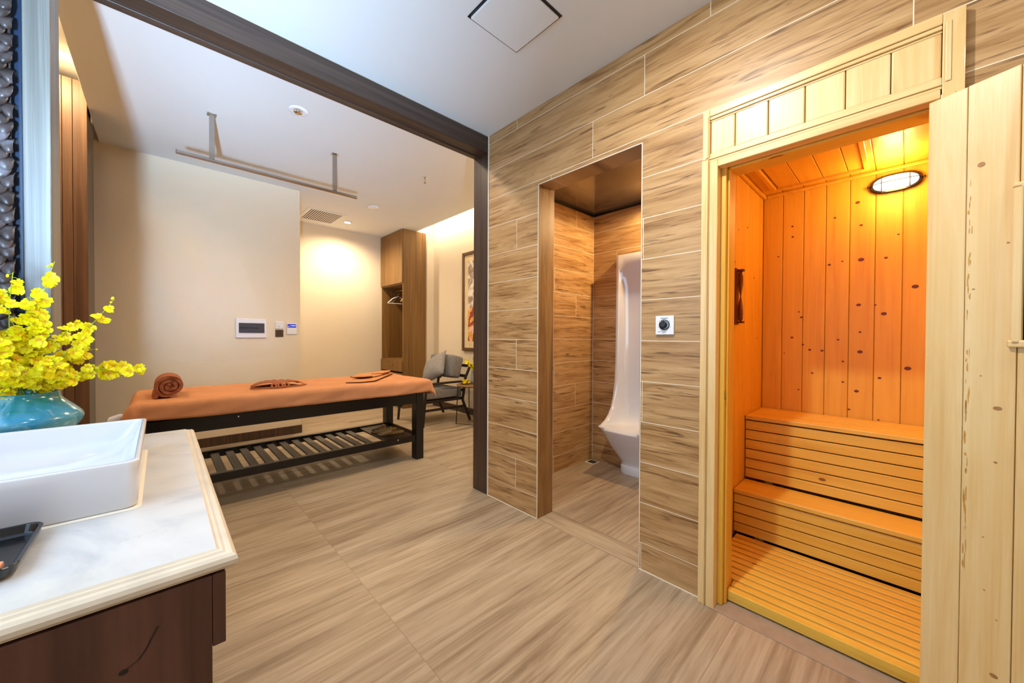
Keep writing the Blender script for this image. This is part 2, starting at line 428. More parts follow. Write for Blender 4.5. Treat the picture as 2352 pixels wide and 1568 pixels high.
# far room
W1 = 5.17
struct('wall_far', bx(-1.3, 1.26, W1, 6.7, 0, 3.3), M['cream'])
struct('wall_back', bx(1.26, 3.7, 6.57, 6.7, 0, 3.3), M['cream'])
struct('wall_far_right', bx(3.49, 3.6, 2.33, 6.57, 0, 3.3), M['cream'])
struct('wall_return', bx(3.357, 3.49, 5.70, 6.57, 0, 3.3), M['cream'])
struct('ceiling_far', bx(-.41, 3.18, 2.33, 6.57, ZF, 3.08), M['white'])
struct('ceiling_cove', bx(3.18, 3.49, 2.33, 6.57, 3.2, 3.3), M['white'])
struct('wall_cove', bx(3.18, 3.20, 2.33, 6.57, 3.08, 3.2), M['white'])
struct('ceiling_alcove', bx(-1.3, -.41, 2.33, 5.17, 3.24, 3.3), M['white'])
struct('wall_alcove_lip', bx(-.43, -.41, 2.33, 5.17, 3.08, 3.24), M['white'])
struct('wall_alcove_left', bx(-1.3, -1.2, 2.33, 5.17, 0, 3.24), M['cream'])
struct('baseboard_far', bx(-1.2, 1.262, 5.155, 5.17, 0, .098), M['dark'], bevel=.002)
struct('baseboard_side', bx(1.26, 1.275, 5.155, 6.57, 0, .098), M['dark'], bevel=.002)
struct('baseboard_back', bx(1.275, 2.92, 6.555, 6.57, 0, .098), M['dark'], bevel=.002)
struct('baseboard_right', bx(3.475, 3.49, 2.33, 5.70, 0, .098), M['dark'], bevel=.002)

# ------------------------------------------------------------------ tall wood cabinet at far left
t_ = thing('tall_cabinet', 'tall reddish-brown wood cabinet lit from above, beyond the pale post', 'cabinet', (-.8, 4.8, 0))
b = B()
xs = [-1.19, -.78, -.60, -.545, -.492, -.415]
for a, c_ in zip(xs[:-1], xs[1:]): box(b, a + .001, c_ - .001, 4.45, 4.475, 0, 3.19)
obj('front_panel', b, M['teak'], t_, bevel=.002)
obj('body', bx(-1.19, -.434, 4.476, 4.86, 0, 3.18), M['teak'], t_)
b = B(); box(b, -.433, -.419, 4.470, 4.86, 0, 2.98)
obj('edge_strip', b, M['blk'], t_)['label'] = 'black edge strip'

# ------------------------------------------------------------------ ceiling fittings
t_ = thing('ceiling_panel', 'square white access panel with dark gap in near ceiling', 'ceiling panel', (1.215, 1.275, ZC))
obj('frame', bx(1.055, 1.375, 1.120, 1.430, ZC - .003, ZC - .0005), M['blk'], t_)['label'] = 'dark shadow gap'
obj('plate', bx(1.066, 1.364, 1.131, 1.419, ZC - .014, ZC - .003), M['white'], t_, bevel=.003)

t_ = thing('air_vent', 'slatted rectangular air vent in far ceiling beside the lit downlight', 'vent', (1.75, 6.05, ZF))
b = B()
for a in ((1.50, 2.02, 5.70, 5.75), (1.50, 2.02, 6.30, 6.36), (1.50, 1.55, 5.75, 6.30), (1.965, 2.02, 5.75, 6.30)): box(b, *a, ZF - .008, ZF - .001)
obj('frame', b, M['white'], t_, bevel=.002)
obj('backing', bx(1.55, 1.965, 5.75, 6.30, ZF - .003, ZF - .001), M['hem'], t_)
for i in range(14):
    x = 1.562 + i * .0288
    b = B(); quad(b, [(x, 5.752, ZF - .006), (x + .013, 5.752, ZF - .008), (x + .013, 6.298, ZF - .008), (x, 6.298, ZF - .006)])
    obj('slat', b, M['white'], t_, solid=.0015)

def round_fitting(name, label, cat, x, y, r, mat, z=ZF, h=.012, lit=None):
    t_ = thing(name, label, cat, (x, y, z))
    obj('rim', lathe(B(), [(r, -.0005), (r, -h * .6), (r * .9, -h), (r * .72, -h), (r * .70, -h * .5)], base=(x, y, z), n=32), mat, t_, smooth=True)
    if lit: obj('lens', lathe(B(), [(r * .69, -h * .4), (r * .6, -h * .8), (r * .1, -h * .9)], base=(x, y, z), n=24), lit, t_, smooth=True)
    return t_
round_fitting('downlight', 'lit round downlight in far ceiling beside the slatted vent', 'downlight', 2.138, 6.037, .065, M['whitep'], lit=M['downlight'])
t_ = thing('ceiling_speaker', 'flat round disc on far ceiling between rail end and wardrobe', 'smoke detector', (2.15, 5.08, ZF))
obj('body', lathe(B(), [(.075, -.0005), (.075, -.014), (.06, -.022), (.02, -.024)], base=(2.15, 5.08, ZF), n=32), M['whitep'], t_, smooth=True)
t_ = thing('spotlight', 'small round spotlight with pale blue rim in far ceiling right of the steel rail', 'spotlight', (.803, 3.339, ZF))
obj('rim', lathe(B(), [(.07, -.0005), (.068, -.008), (.05, -.014), (.04, -.006)], base=(.803, 3.339, ZF), n=32), M['whitep'], t_, smooth=True)
obj('bulb', lathe(B(), [(.034, -.004), (.032, -.022), (.016, -.032), (.003, -.034)], base=(.803, 3.339, ZF), n=24), M['chrome'], t_, smooth=True)
t_ = thing('sprinkler', 'small metal fire sprinkler hanging from far ceiling near the right post', 'sprinkler', (2.178, 3.738, ZF))
obj('collar', lathe(B(), [(.03, -.0005), (.028, -.008), (.012, -.014)], base=(2.178, 3.738, ZF), n=20), M['chrome'], t_, smooth=True)
b = lathe(B(), [(.008, -.012), (.008, -.04), (.003, -.045)], base=(2.178, 3.738, ZF), n=12)
lathe(b, [(.016, -.058), (.017, -.062), (.004, -.063)], base=(2.178, 3.738, ZF), n=16)
tube(b, [(2.190, 3.738, ZF - .035), (2.194, 3.738, ZF - .048), (2.180, 3.738, ZF - .060)], .002, 6)
tube(b, [(2.166, 3.738, ZF - .035), (2.162, 3.738, ZF - .048), (2.176, 3.738, ZF - .060)], .002, 6)
obj('head', b, M['chrome'], t_)

# steel support rail over the massage table
t_ = thing('ceiling_rail', 'stainless steel grab rail hung from far ceiling above the massage table', 'ceiling rail', (.78, 3.89, ZF))
obj('bar', tube(B(), [(.093, 3.89, 2.628), (1.465, 3.89, 2.628)], .0165, 16), M['steel'], t_, smooth=None)
obj('end_cap', bx(.090, .0935, 3.876, 3.904, 2.614, 2.642), M['blk'], t_, bevel=.001)
obj('end_cap', bx(1.4645, 1.468, 3.876, 3.904, 2.614, 2.642), M['blk'], t_, bevel=.001)
for x in (.308, 1.255):
    obj('post', bx(x - .017, x + .017, 3.873, 3.907, 2.640, ZF - .004), M['steel'], t_, bevel=.002)
    obj('ceiling_plate', bx(x - .03, x + .03, 3.86, 3.92, ZF - .005, ZF - .0005), M['steel'], t_)

# ------------------------------------------------------------------ far wall fittings
Y1 = W1
t_ = thing('distribution_box', 'wide white electrical box with smoked cover on the far wall', 'electrical box', (.755, Y1, 1.29))
obj('frame', loft(B(), []) if False else bx(.610, .902, Y1 - .022, Y1 - .0005, 1.182, 1.402), M['whitep'], t_, bevel=.006, seg=3)
obj('cover', bx(.636, .880, Y1 - .030, Y1 - .0225, 1.238, 1.350), M['smoke'], t_, bevel=.004)
b = B(); box(b, .642, .825, Y1 - .032, Y1 - .0302, 1.290, 1.298)
obj('slot', b, M['blk'], t_)
obj('latch', bx(.812, .834, Y1 - .034, Y1 - .0302, 1.284, 1.302), M['smoke'], t_, bevel=.002)
t_ = thing('light_switch', 'white square switch plate above the brown one on the far wall', 'switch', (1.03, Y1, 1.33), 'wall plates beside the electrical box')
obj('plate', bx(.990, 1.076, Y1 - .010, Y1 - .0005, 1.292, 1.380), M['whitep'], t_, bevel=.003)
obj('rocker', bx(1.004, 1.062, Y1 - .014, Y1 - .0102, 1.306, 1.366), M['whitep'], t_, bevel=.002)
obj('indicator', bx(1.024, 1.032, Y1 - .0155, Y1 - .0142, 1.314, 1.322), M['smoke'], t_)
t_ = thing('light_switch', 'dark brown square switch plate below the white one on the far wall', 'switch', (1.03, Y1, 1.235), 'wall plates beside the electrical box')
obj('plate', bx(.992, 1.076, Y1 - .010, Y1 - .0005, 1.193, 1.280), plain('bronze_plate', srgb(78, 60, 40), .35), t_, bevel=.003)
obj('rocker', bx(1.006, 1.062, Y1 - .013, Y1 - .0102, 1.206, 1.267), plain('bronze_rocker', srgb(70, 52, 34), .3), t_, bevel=.002)
t_ = thing('thermostat', 'small white thermostat with blue screen near the far wall corner', 'thermostat', (1.163, Y1, 1.29))
obj('body', bx(1.110, 1.218, Y1 - .018, Y1 - .0005, 1.226, 1.362), M['whitep'], t_, bevel=.004)
s_ = obj('screen', bx(1.118, 1.210, Y1 - .0195, Y1 - .0182, 1.306, 1.350), M['screen'], t_)
b = B()
for i, w_ in enumerate((.006, .01, .008, .012)): box(b, 1.150 + i * .014, 1.150 + i * .014 + w_, Y1 - .0205, Y1 - .0197, 1.326, 1.334)
box(b, 1.124, 1.136, Y1 - .0205, Y1 - .0197, 1.318, 1.323)
obj('digits', b, M['screentxt'], s_)

# ------------------------------------------------------------------ wardrobe
t_ = thing('wardrobe', 'tall oak wardrobe with open middle in the far corner', 'wardrobe', (3.14, 6.15, 0))
wx0, wx1, wy0, wy1 = 2.93, 3.355, 5.74, 6.565
obj('side_panel', bx(wx0 + .001, wx1, wy0, wy0 + .022, .0, 2.995), M['oak'], t_)
obj('side_panel', bx(wx0 + .001, wx1, wy1 - .022, wy1, .0, 2.995), M['oak'], t_)
obj('back_panel', bx(wx1 - .02, wx1, wy0 + .023, wy1 - .023, .0, 2.995), M['oak'], t_)
obj('top_panel', bx(wx0 + .001, wx1 - .021, wy0 + .023, wy1 - .023, 2.975, 2.995), M['oak'], t_)
d = obj('door', bx(wx0 - .019, wx0 - .001, wy0 + .003, wy1 - .003, 2.105, 2.99), M['oak'], t_, bevel=.0015)
obj('shelf', bx(wx0 + .001, wx1 - .021, wy0 + .023, wy1 - .023, 2.085, 2.104), M['oak'], t_)
obj('shelf', bx(wx0 + .001, wx1 - .021, wy0 + .023, wy1 - .023, .790, .812), M['oak'], t_)
dr = obj('drawer', bx(wx0 - .019, wx0 - .001, wy0 + .003, wy1 - .003, .612, .800), M['oak'], t_, bevel=.0015)
for dy in (-.035, .035):
    obj('knob', lathe(B(), [(.006, 0), (.006, -.012), (.012, -.016), (.010, -.024), (.002, -.026)], ax='X', base=(wx0 - .0192, 6.13 + dy, .715), n=16), M['brass'], dr, smooth=True)
obj('door', bx(wx0 - .019, wx0 - .001, wy0 + .003, 6.151, .08, .585), M['oak'], t_, bevel=.0015)
obj('door', bx(wx0 - .019, wx0 - .001, 6.154, wy1 - .003, .08, .585), M['oak'], t_, bevel=.0015)
obj('hanging_rod', tube(B(), [(3.13, wy0 + .024, 2.03), (3.13, wy1 - .024, 2.03)], .012, 12), M['steel'], t_)
def hanger(x, y, label, mat, ang):
    h = thing('clothes_hanger', label, 'hanger', (x, y, 2.03), 'hangers in the wardrobe')
    b = B(); hk = []
    for i in range(12):
        a = math.radians(-30 + 250 * i / 11); hk.append((.022 * math.cos(a), 0, .0 + .022 * math.sin(a) - .006))
    hk = hk[::-1] + [(0, 0, -.05), (0, 0, -.10)]
    hk = [(p[0], p[1], p[2]) for p in hk]
    tube(b, [Vector(p) + Vector((x, y, 2.03)) for p in hk], .003, 6)
    hh = obj('hook', b, M['steel'], h)
    b = B()
    tube(b, [(x - .19, y, 1.80), (x - .10, y, 1.885), (x, y, 1.93), (x + .10, y, 1.885), (x + .19, y, 1.80)], .010, 8)
    tube(b, [(x - .19, y, 1.80), (x + .19, y, 1.80)], .007, 8)
    obj('shoulder', b, mat, h)
    h.rotation_euler = (0, 0, ang)
    return h
hanger(3.13, 5.90, 'pale wooden clothes hanger nearest the wardrobe side panel', M['pine'], .25)
hanger(3.13, 6.15, 'grey metal clothes hanger between two others in the wardrobe', M['steel'], .1)
hanger(3.13, 6.32, 'white clothes hanger deepest inside the wardrobe', M['whitep'], -.1)

# ------------------------------------------------------------------ framed picture
t_ = thing('framed_picture', 'brown framed picture on far right wall, half behind the post', 'picture', (3.48, 4.40, 1.75))
y0, y1, z0, z1 = 3.95, 4.81, .985, 2.52
b = B()
for a in ((y0, y0 + .05, z0, z1), (y1 - .05, y1, z0, z1), (y0 + .05, y1 - .05, z0, z0 + .05), (y0 + .05, y1 - .05, z1 - .05, z1)): box(b, 3.455, 3.489, *a)
obj('frame', b, M['frame'], t_, bevel=.006)
obj('mount', bx(3.47, 3.489, y0 + .051, y1 - .051, z0 + .051, z1 - .051), M['mat'], t_)
obj('print', bx(3.466, 3.4695, y0 + .15, y1 - .15, z0 + .15, z1 - .15), M['print'], t_)

# ------------------------------------------------------------------ armchair, pillow, side table
t_ = thing('armchair', 'low grey upholstered armchair with dark wooden frame beside the wardrobe', 'armchair', (2.9, 4.7, 0))
def cushion(b, x0, x1, y0, y1, z0, z1, puff=.02, n=8):
    cx, cy, cz = (x0 + x1) / 2, (y0 + y1) / 2, (z0 + z1) / 2
    box(b, x0, x1, y0, y1, z0, z1)
    bmesh.ops.subdivide_edges(b, edges=b.edges[:], cuts=n, use_grid_fill=True)
    for v in b.verts:
        u = [(v.co[i] - (cx, cy, cz)[i]) / ((x1 - x0, y1 - y0, z1 - z0)[i] / 2) for i in range(3)]
        w_ = (1 - u[0] ** 4) * (1 - u[1] ** 4) if abs(u[2]) > .99 else 0
        v.co.z += math.copysign(puff * w_, u[2]) if abs(u[2]) > .99 else 0
        if abs(u[0]) > .99: v.co.x += math.copysign(puff * .6 * (1 - u[1] ** 4) * (1 - u[2] ** 4), u[0])
        if abs(u[1]) > .99: v.co.y += math.copysign(puff * .6 * (1 - u[0] ** 4) * (1 - u[2] ** 4), u[1])
    return b
obj('seat', cushion(B(), 2.55, 3.14, 4.37, 5.02, .355, .475, .012), M['fabric'], t_, bevel=.02, seg=3, smooth=True, angle=50)
b = cushion(B(), -.080, .080, -.32, .32, -.15, .15, .015)
bmesh.ops.rotate(b, verts=b.verts[:], cent=(0, 0, 0), matrix=Matrix.Rotation(math.radians(14), 3, 'Y'))
bmesh.ops.translate(b, verts=b.verts[:], vec=(3.07, 4.70, .775))
obj('backrest', b, M['fabric'], t_, bevel=.025, seg=3, smooth=True, angle=50)
for yy in (4.345, 5.045):
    b = B()
    tube(b, [(2.50, yy, .0), (2.53, yy, .33), (2.56, yy, .56)], .018, 8)
    obj('leg', b, M['chairwood'], t_)
    b = B(); tube(b, [(3.27, yy, 0), (3.14, yy, .30), (3.19, yy, .62), (3.28, yy, .80)], .020, 8)
    obj('leg', b, M['chairwood'], t_)
    b = B(); box(b, 2.53, 3.22, yy - .028, yy + .028, .555, .580)
    obj('armrest', b, M['chairwood'], t_, bevel=.008)
    obj('stretcher', bx(2.52, 3.16, yy - .012, yy + .012, .20, .23), M['chairwood'], t_)
b = B(); box(b, 2.53, 3.17, 4.36, 5.03, .305, .343)
obj('seat_frame', b, M['chairwood'], t_, bevel=.003)
b = B(); box(b, 3.17, 3.20, 4.36, 5.03, .62, .66); box(b, 3.14, 3.17, 4.36, 5.03, .42, .46); box(b, 3.25, 3.28, 4.36, 5.03, .76, .80)
obj('back_rail', b, M['chairwood'], t_, bevel=.003)
t_ = None
b = B(); L = []
n_ = 14
vv = {}
for s in (1, -1):
    for i in range(n_ + 1):
        for j in range(n_ + 1):
            u, v = 2 * i / n_ - 1, 2 * j / n_ - 1
            th = .085 * (max(0, 1 - abs(u) ** 2.6) ** .6) * (max(0, 1 - abs(v) ** 2.6) ** .6)
            edge = abs(u) == 1 or abs(v) == 1
            if edge and s == -1: vv[(s, i, j)] = vv[(1, i, j)]; continue
            pinch = 1 - .07 * (1 - (abs(u) * abs(v)) ** 1.5)
            p = Vector((u * .22 * pinch, v * .22 * pinch, s * (th + .006 * noise.noise(Vector((u * 3, v * 3, s))))))
            vv[(s, i, j)] = b.verts.new(p)
for s in (1, -1):
    for i in range(n_):
        for j in range(n_):
            q = [vv[(s, i, j)], vv[(s, i + 1, j)], vv[(s, i + 1, j + 1)], vv[(s, i, j + 1)]]
            b.faces.new(q if s == 1 else q[::-1])
R_ = Matrix.Rotation(math.radians(-42), 3, 'Y') @ Matrix.Rotation(math.radians(40), 3, 'Z')
R_ = Matrix.Rotation(math.radians(-58), 3, 'Y') @ Matrix.Rotation(math.radians(32), 3, 'Z')
bmesh.ops.rotate(b, verts=b.verts[:], cent=(0, 0, 0), matrix=R_)
bmesh.ops.translate(b, verts=b.verts[:], vec=(2.875, 4.68, .755))
tag(obj('throw_pillow', b, M['fabric2'], smooth=True), 'grey square pillow leaning on the armchair back', 'pillow')

t_ = thing('side_table', 'small side table with dark wire legs in front of the grey armchair', 'side table', (3.13, 4.02, 0))
obj('tabletop', lathe(B(), [(.02, .525), (.225, .525), (.235, .535), (.235, .545), (.225, .55), (.02, .55)], base=(3.14, 4.09, 0), n=48), M['oak'], t_, bevel=0)
b = B()
tube(b, [(2.97, 4.22, .525), (2.94, 4.22, .012), (3.10, 3.94, .012), (3.10, 3.94, .525)], .007, 6)
tube(b, [(3.18, 4.25, .525), (3.20, 4.27, .012), (3.32, 4.02, .012), (3.30, 4.02, .525)], .007, 6)
obj('leg_frame', b, M['blk'], t_)
t_ = thing('flower_vase', 'grey glass vase of yellow flowers on the small side table', 'vase', (3.16, 4.10, .55))
obj('vase', lathe(B(), [(.045, .551), (.055, .60), (.05, .66), (.04, .72), (.048, .74), (.042, .74), (.034, .72), (.044, .66)], base=(3.16, 4.10, 0), n=24), plain('grey_glass', srgb(150, 150, 150), .15), t_, smooth=True)

# ------------------------------------------------------------------ yellow blossoms
def blossom_mesh(name, s=1.0, seed=0):
    rnd = random.Random(seed)
    b = B()
    def petal(ang, length, width, lift, lobe=1.0, mi=0, nx=5, ny=4, ruff=.0):
        g = []
        for i in range(nx + 1):
            row = []
            tt = i / nx
            w_ = width * math.sin(PI * min(1, tt * .86 + .10)) ** .7
            for j in range(-ny // 2, ny // 2 + 1):
                u = j / (ny / 2)
                x = length * tt * (1 - .18 * lobe * (1 - abs(u)) * (tt ** 4))
                y = w_ * u
                z = lift * tt * length + .10 * length * (u * u) + ruff * math.sin(7 * u + 5 * tt + seed) * tt
                ca, sa = math.cos(ang), math.sin(ang)
                row.append(b.verts.new((x * ca - y * sa, x * sa + y * ca, z)))
            g.append(row)
        for i in range(nx):
            for j in range(len(g[0]) - 1):
                f = b.faces.new((g[i][j], g[i + 1][j], g[i + 1][j + 1], g[i][j + 1])); f.material_index = mi if i else 1; f.smooth = True
    petal(-PI / 2 - .42, .020 * s, .010 * s, .1, 1, ruff=.0015 * s)
    petal(-PI / 2 + .42, .020 * s, .010 * s, .1, 1, ruff=.0015 * s)
    petal(PI / 2, .010 * s, .0042 * s, .35, .3)
    petal(PI / 2 + .95, .010 * s, .004 * s, .3, .3)
    petal(PI / 2 - .95, .010 * s, .004 * s, .3, .3)
    bmesh.ops.create_icosphere(b, subdivisions=1, radius=.0026 * s)
    for f in b.faces[-20:]: f.material_index = 1
    me = bpy.data.meshes.new(name); b.to_mesh(me); b.free()
    me.materials.append(M['petal']); me.materials.append(M['petal2'])
    return me
BL = [blossom_mesh('blossom', 1.0, k) for k in range(4)]
bud = bmesh.new(); bmesh.ops.create_icosphere(bud, subdivisions=2, radius=.0032)
for v in bud.verts: v.co.z *= 1.7
BUD = bpy.data.meshes.new('bud'); bud.to_mesh(BUD); bud.free(); BUD.materials.append(M['petal'])

def spray(base, ctrl, tip, nb, label, size=1.0, group='yellow orchid sprays in the teal vase', start=.25, spread=.028, seed=1, bare=False):
    rnd = random.Random(seed)
    p0, p1, p2 = Vector(base), Vector(ctrl), Vector(tip)
    pt = lambda s: p0 * (1 - s) ** 2 + p1 * 2 * s * (1 - s) + p2 * s * s
    t_ = thing('orchid_spray', label, 'flower', base, group)
    b = B(); tube(b, [pt(i / 14) for i in range(15)], .0018, 6, taper=.0009)
    twigs = []
    for i in range(nb):
        s = start + (1 - start) * (i + .5) / nb
        sp = spread * (1.15 - .65 * (s - start) / (1 - start))
        c = pt(s)
        d = Vector((rnd.uniform(-1, 1), rnd.uniform(-1, .6), rnd.uniform(-.8, 1))).normalized() * sp * rnd.uniform(.45, 1.1)
        q = c + d
        tube(b, [c, (c + q) / 2 + Vector((0, 0, .003)), q], .0008, 4)
        twigs.append((s, q, d))
    obj('stem', b, M['leaf'], t_)
    for s, q, d in twigs:
        last = s > .93
        o = bpy.data.objects.new('bud' if last else 'blossom', BUD if last else rnd.choice(BL))
        C.objects.link(o); o.parent = t_
        o.location = q - p0
        k = size * rnd.uniform(.8, 1.2) * (1.0 if last else (1.15 - .5 * max(0, s - .6)))
        o.scale = (k, k, k)
        if last: o.rotation_euler = (rnd.uniform(0, 1.5), rnd.uniform(0, 1), 0)
        else:
            face = Vector((.35 + rnd.uniform(-.5, .5), -1 + rnd.uniform(-.3, .7), .25 + rnd.uniform(-.5, .7))).normalized()
            o.rotation_euler = face.to_track_quat('Z', 'Y').to_euler()
            o.rotation_euler.rotate_axis('Z', rnd.uniform(-.9, .9))
    return t_

V0 = (-.328, 1.975)
mouth = (V0[0], V0[1], 1.00)
SP = [  # ctrl, tip, number, label
    ((-.30, 1.92, 1.25), (-.249, 1.90, 1.445), 17, 'tallest yellow orchid spray, its tip in front of the pale post'),
    ((-.35, 1.92, 1.22), (-.333, 1.90, 1.40), 22, 'dense upright yellow orchid spray against the dark blue wall'),
    ((-.22, 1.90, 1.14), (-.112, 1.88, 1.33), 22, 'yellow orchid spray rising to the right across the dark cabinet'),
    ((-.16, 1.90, 1.13), (-.030, 1.86, 1.070), 24, 'longest yellow orchid spray reaching right towards the rolled towel'),
    ((-.25, 1.92, 1.20), (-.195, 1.90, 1.245), 12, 'short yellow orchid spray with open buds left of the rising one'),
    ((-.37, 1.92, 1.15), (-.40, 1.90, 1.34), 22, 'yellow orchid spray at the left edge of the photo'),
    ((-.30, 1.88, 1.10), (-.225, 1.80, 1.115), 26, 'low yellow orchid spray spilling over the front of the vase'),
    ((-.34, 1.86, 1.12), (-.33, 1.78, 1.10), 28, 'bushy yellow orchid spray in front of the vase mouth'),
    ((-.26, 1.96, 1.12), (-.17, 1.94, 1.15), 24, 'yellow orchid spray bunched above the right rim of the vase'),
    ((-.31, 1.94, 1.16), (-.27, 1.90, 1.24), 26, 'yellow orchid spray standing in the middle of the bunch'),
    ((-.35, 1.92, 1.12), (-.36, 1.86, 1.22), 26, 'yellow orchid spray low at the left of the bunch'),
    ((-.28, 1.90, 1.10), (-.20, 1.86, 1.06), 24, 'yellow orchid spray drooping beside the right rim of the vase'),
    ((-.30, 1.93, 1.15), (-.30, 1.90, 1.33), 22, 'yellow orchid spray behind the tallest one, mid height'),
]
for i, (c_, tp, nb, lb) in enumerate(SP):
    bs = (mouth[0] + .02 * math.cos(i * 2.4), mouth[1] + .02 * math.sin(i * 2.4), .985)
    c_ = (c_[0] - .012, c_[1] + .04, c_[2]); tp = (tp[0] - .006, tp[1] + .04, tp[2])
    spray(bs, c_, tp, nb, lb, 1.15, start=.30 if i not in (6, 7, 8, 11) else .2, spread=.022 if i in (2, 3, 4, 0) else .034, seed=40 + i)
# far flowers
for i, (c_, tp, lb) in enumerate((((3.14, 4.12, .80), (3.02, 4.16, .90), 'left yellow flower spray in the grey vase on the side table'),
                                  ((3.16, 4.10, .82), (3.12, 4.06, .97), 'upright yellow flower spray in the grey vase on the side table'),
                                  ((3.16, 4.10, .80), (3.22, 4.02, .90), 'yellow flower spray leaning behind the post in the grey vase'))):
    spray((3.16, 4.10, .70), c_, tp, 14, lb, 2.0, 'yellow flower sprays in the grey vase', .35, .05, 90 + i)
t_ = thing('flower_dish', 'small dish of loose yellow petals on the side table', 'dish', (3.05, 4.16, .551))
obj('dish', lathe(B(), [(.03, .551), (.06, .553), (.075, .566), (.070, .566), (.055, .557), (.01, .556)], base=(3.05, 4.16, 0), n=24), M['oak'], t_, smooth=True)
for i in range(9):
    o = bpy.data.objects.new('petal', BL[i % 4]); C.objects.link(o); o.parent = t_
    a = i * 2.4; r = .012 * math.sqrt(i) * 1.3
    o.location = (r * math.cos(a), r * math.sin(a), .022 + .009 * ((9 - i) / 3)); o.scale = (2, 2, 2); o.rotation_euler = (.5 * math.sin(i), .5 * math.cos(i), a)

# ------------------------------------------------------------------ vase
KV = .94
prof = [(.050, .8005), (.060, .803), (.082, .83), (.108, .87), (.130, .905), (.138, .922), (.133, .938), (.113, .960), (.088, .985), (.078, 1.002), (.080, 1.012), (.074, 1.014), (.068, 1.005), (.075, .985), (.07, .97)]
b = lathe(B(), [(r * KV, z) for r, z in prof], n=64, base=(V0[0], V0[1], 0), cap=True)
for v in b.verts:
    a = math.atan2(v.co.y - V0[1], v.co.x - V0[0])
    k = 1 + .035 * math.sin(3 * a + 1) * min(1, max(0, (v.co.z - .82) * 8)) + .012 * noise.noise(v.co * 18)
    v.co.x = V0[0] + (v.co.x - V0[0]) * k; v.co.y = V0[1] + (v.co.y - V0[1]) * k
t_ = thing('vase', 'squat teal and blue glazed vase on the marble counter behind the basin', 'vase', (V0[0], V0[1], .8))
obj('body', b, M['glaze'], t_, smooth=True, sub=1)

# ------------------------------------------------------------------ vanity
t_ = thing('vanity_cabinet', 'dark walnut vanity cabinet under the marble countertop', 'cabinet', (-.2, 1.5, 0))
b = B(); box(b, -.615, .066, .888, 2.11, .0, .760)
obj('body', b, M['walnut'], t_)
obj('end_panel', bx(-.615, .066, .868, .8875, .0, .7605), M['walnut'], t_, bevel=.001)
b = B()
def strip(pts, w):
    for (xa, za), (xb, zb_) in zip(pts[:-1], pts[1:]): quad(b, [(xa - w, .8675, za), (xa + w, .8675, za), (xb + w, .8675, zb_), (xb - w, .8675, zb_)])
strip([(-.044, .655), (-.030, .662), (-.021, .674), (-.014, .690), (-.006, .706)], .0014)
for k_ in range(1): b.faces.new([b.verts.new((-.047 + .006 * math.cos(q * PI / 6), .8674, .652 + .0045 * math.sin(q * PI / 6))) for q in range(12)])
obj('knot', b, plain('walnut_knot', srgb(30, 16, 12), .6), t_)
for a, c_ in ((.868, 1.28), (1.284, 1.70), (1.704, 2.11)):
    d = obj('drawer', bx(.0665, .086, a, c_, .628, .7605), M['walnut'], t_, bevel=.0015)
    obj('handle', tube(B(), [(.0862, (a + c_) / 2 - .05, .695), (.102, (a + c_) / 2 - .05, .695), (.102, (a + c_) / 2 + .05, .695), (.0862, (a + c_) / 2 + .05, .695)], .004, 8), M['steel'], d)
b = B()
lo = []
for off, z in ((-.2, .800), (0, .800), (.004, .7965), (.009, .7965), (.012, .793), (.0165, .7945), (.022, .7935), (.0275, .789), (.030, .782), (.0285, .774), (.023, .7675), (.015, .764), (-.2, .764)):
    o_ = off
    if off == -.2: lo.append([(-.61 + .02, .888 + .02, z), (.076 - .02, .888 + .02, z), (.076 - .02, 2.118 - .02, z), (-.61 + .02, 2.118 - .02, z)])
    else: lo.append([(-.61 - .005 * (o_ > 0), .888 - o_, z), (.074 + o_, .888 - o_, z), (.074 + o_, 2.118 + o_ * .5, z), (-.61 - .005 * (o_ > 0), 2.118 + o_ * .5, z)])
loft(b, lo)
for f in b.faces:
    zc = f.calc_center_median().z
    f.material_index = 0 if zc > .7999 else 1
tag(obj('countertop', b, [M['marble'], M['marble_edge']]), 'white marble countertop with moulded cream edge on the walnut vanity', 'countertop')

# basin
t_ = thing('basin', 'white rectangular ceramic vessel basin on the marble counter', 'basin', (-.26, 1.52, .8))
cx, cy, hx, hy = -.265, 1.523, .228, .307
b = B(); z0, z1 = .8008, .912
lp = [rrect(cx, cy, hx - .012, hy - .012, .02, z0), rrect(cx, cy, hx - .004, hy - .004, .022, z0 + .006), rrect(cx, cy, hx - .002, hy - .002, .022, z1 - .02), rrect(cx, cy, hx, hy, .022, z1 - .004), rrect(cx, cy, hx - .002, hy - .002, .022, z1),
      rrect(cx, cy, hx - .010, hy - .010, .020, z1), rrect(cx, cy, hx - .014, hy - .014, .022, z1 - .006), rrect(cx, cy, hx - .030, hy - .030, .04, z1 - .05), rrect(cx, cy, hx - .06, hy - .06, .05, z1 - .085), rrect(cx, cy, hx - .16, hy - .20, .04, z1 - .092)]
loft(b, lp)
obj('bowl', b, M['ceramic'], t_, smooth=True)
obj('sealant', loft_b := (lambda bb: (loft(bb, [rrect(cx, cy, hx + .002, hy + .002, .022, .8004), rrect(cx, cy, hx - .006, hy - .006, .022, .8035)]), bb)[1])(B()), M['grout'], t_)
obj('drain', lathe(B(), [(.022, .0005), (.022, .003), (.004, .004)], base=(cx, cy, z1 - .092), n=24), M['chrome'], t_, smooth=True)

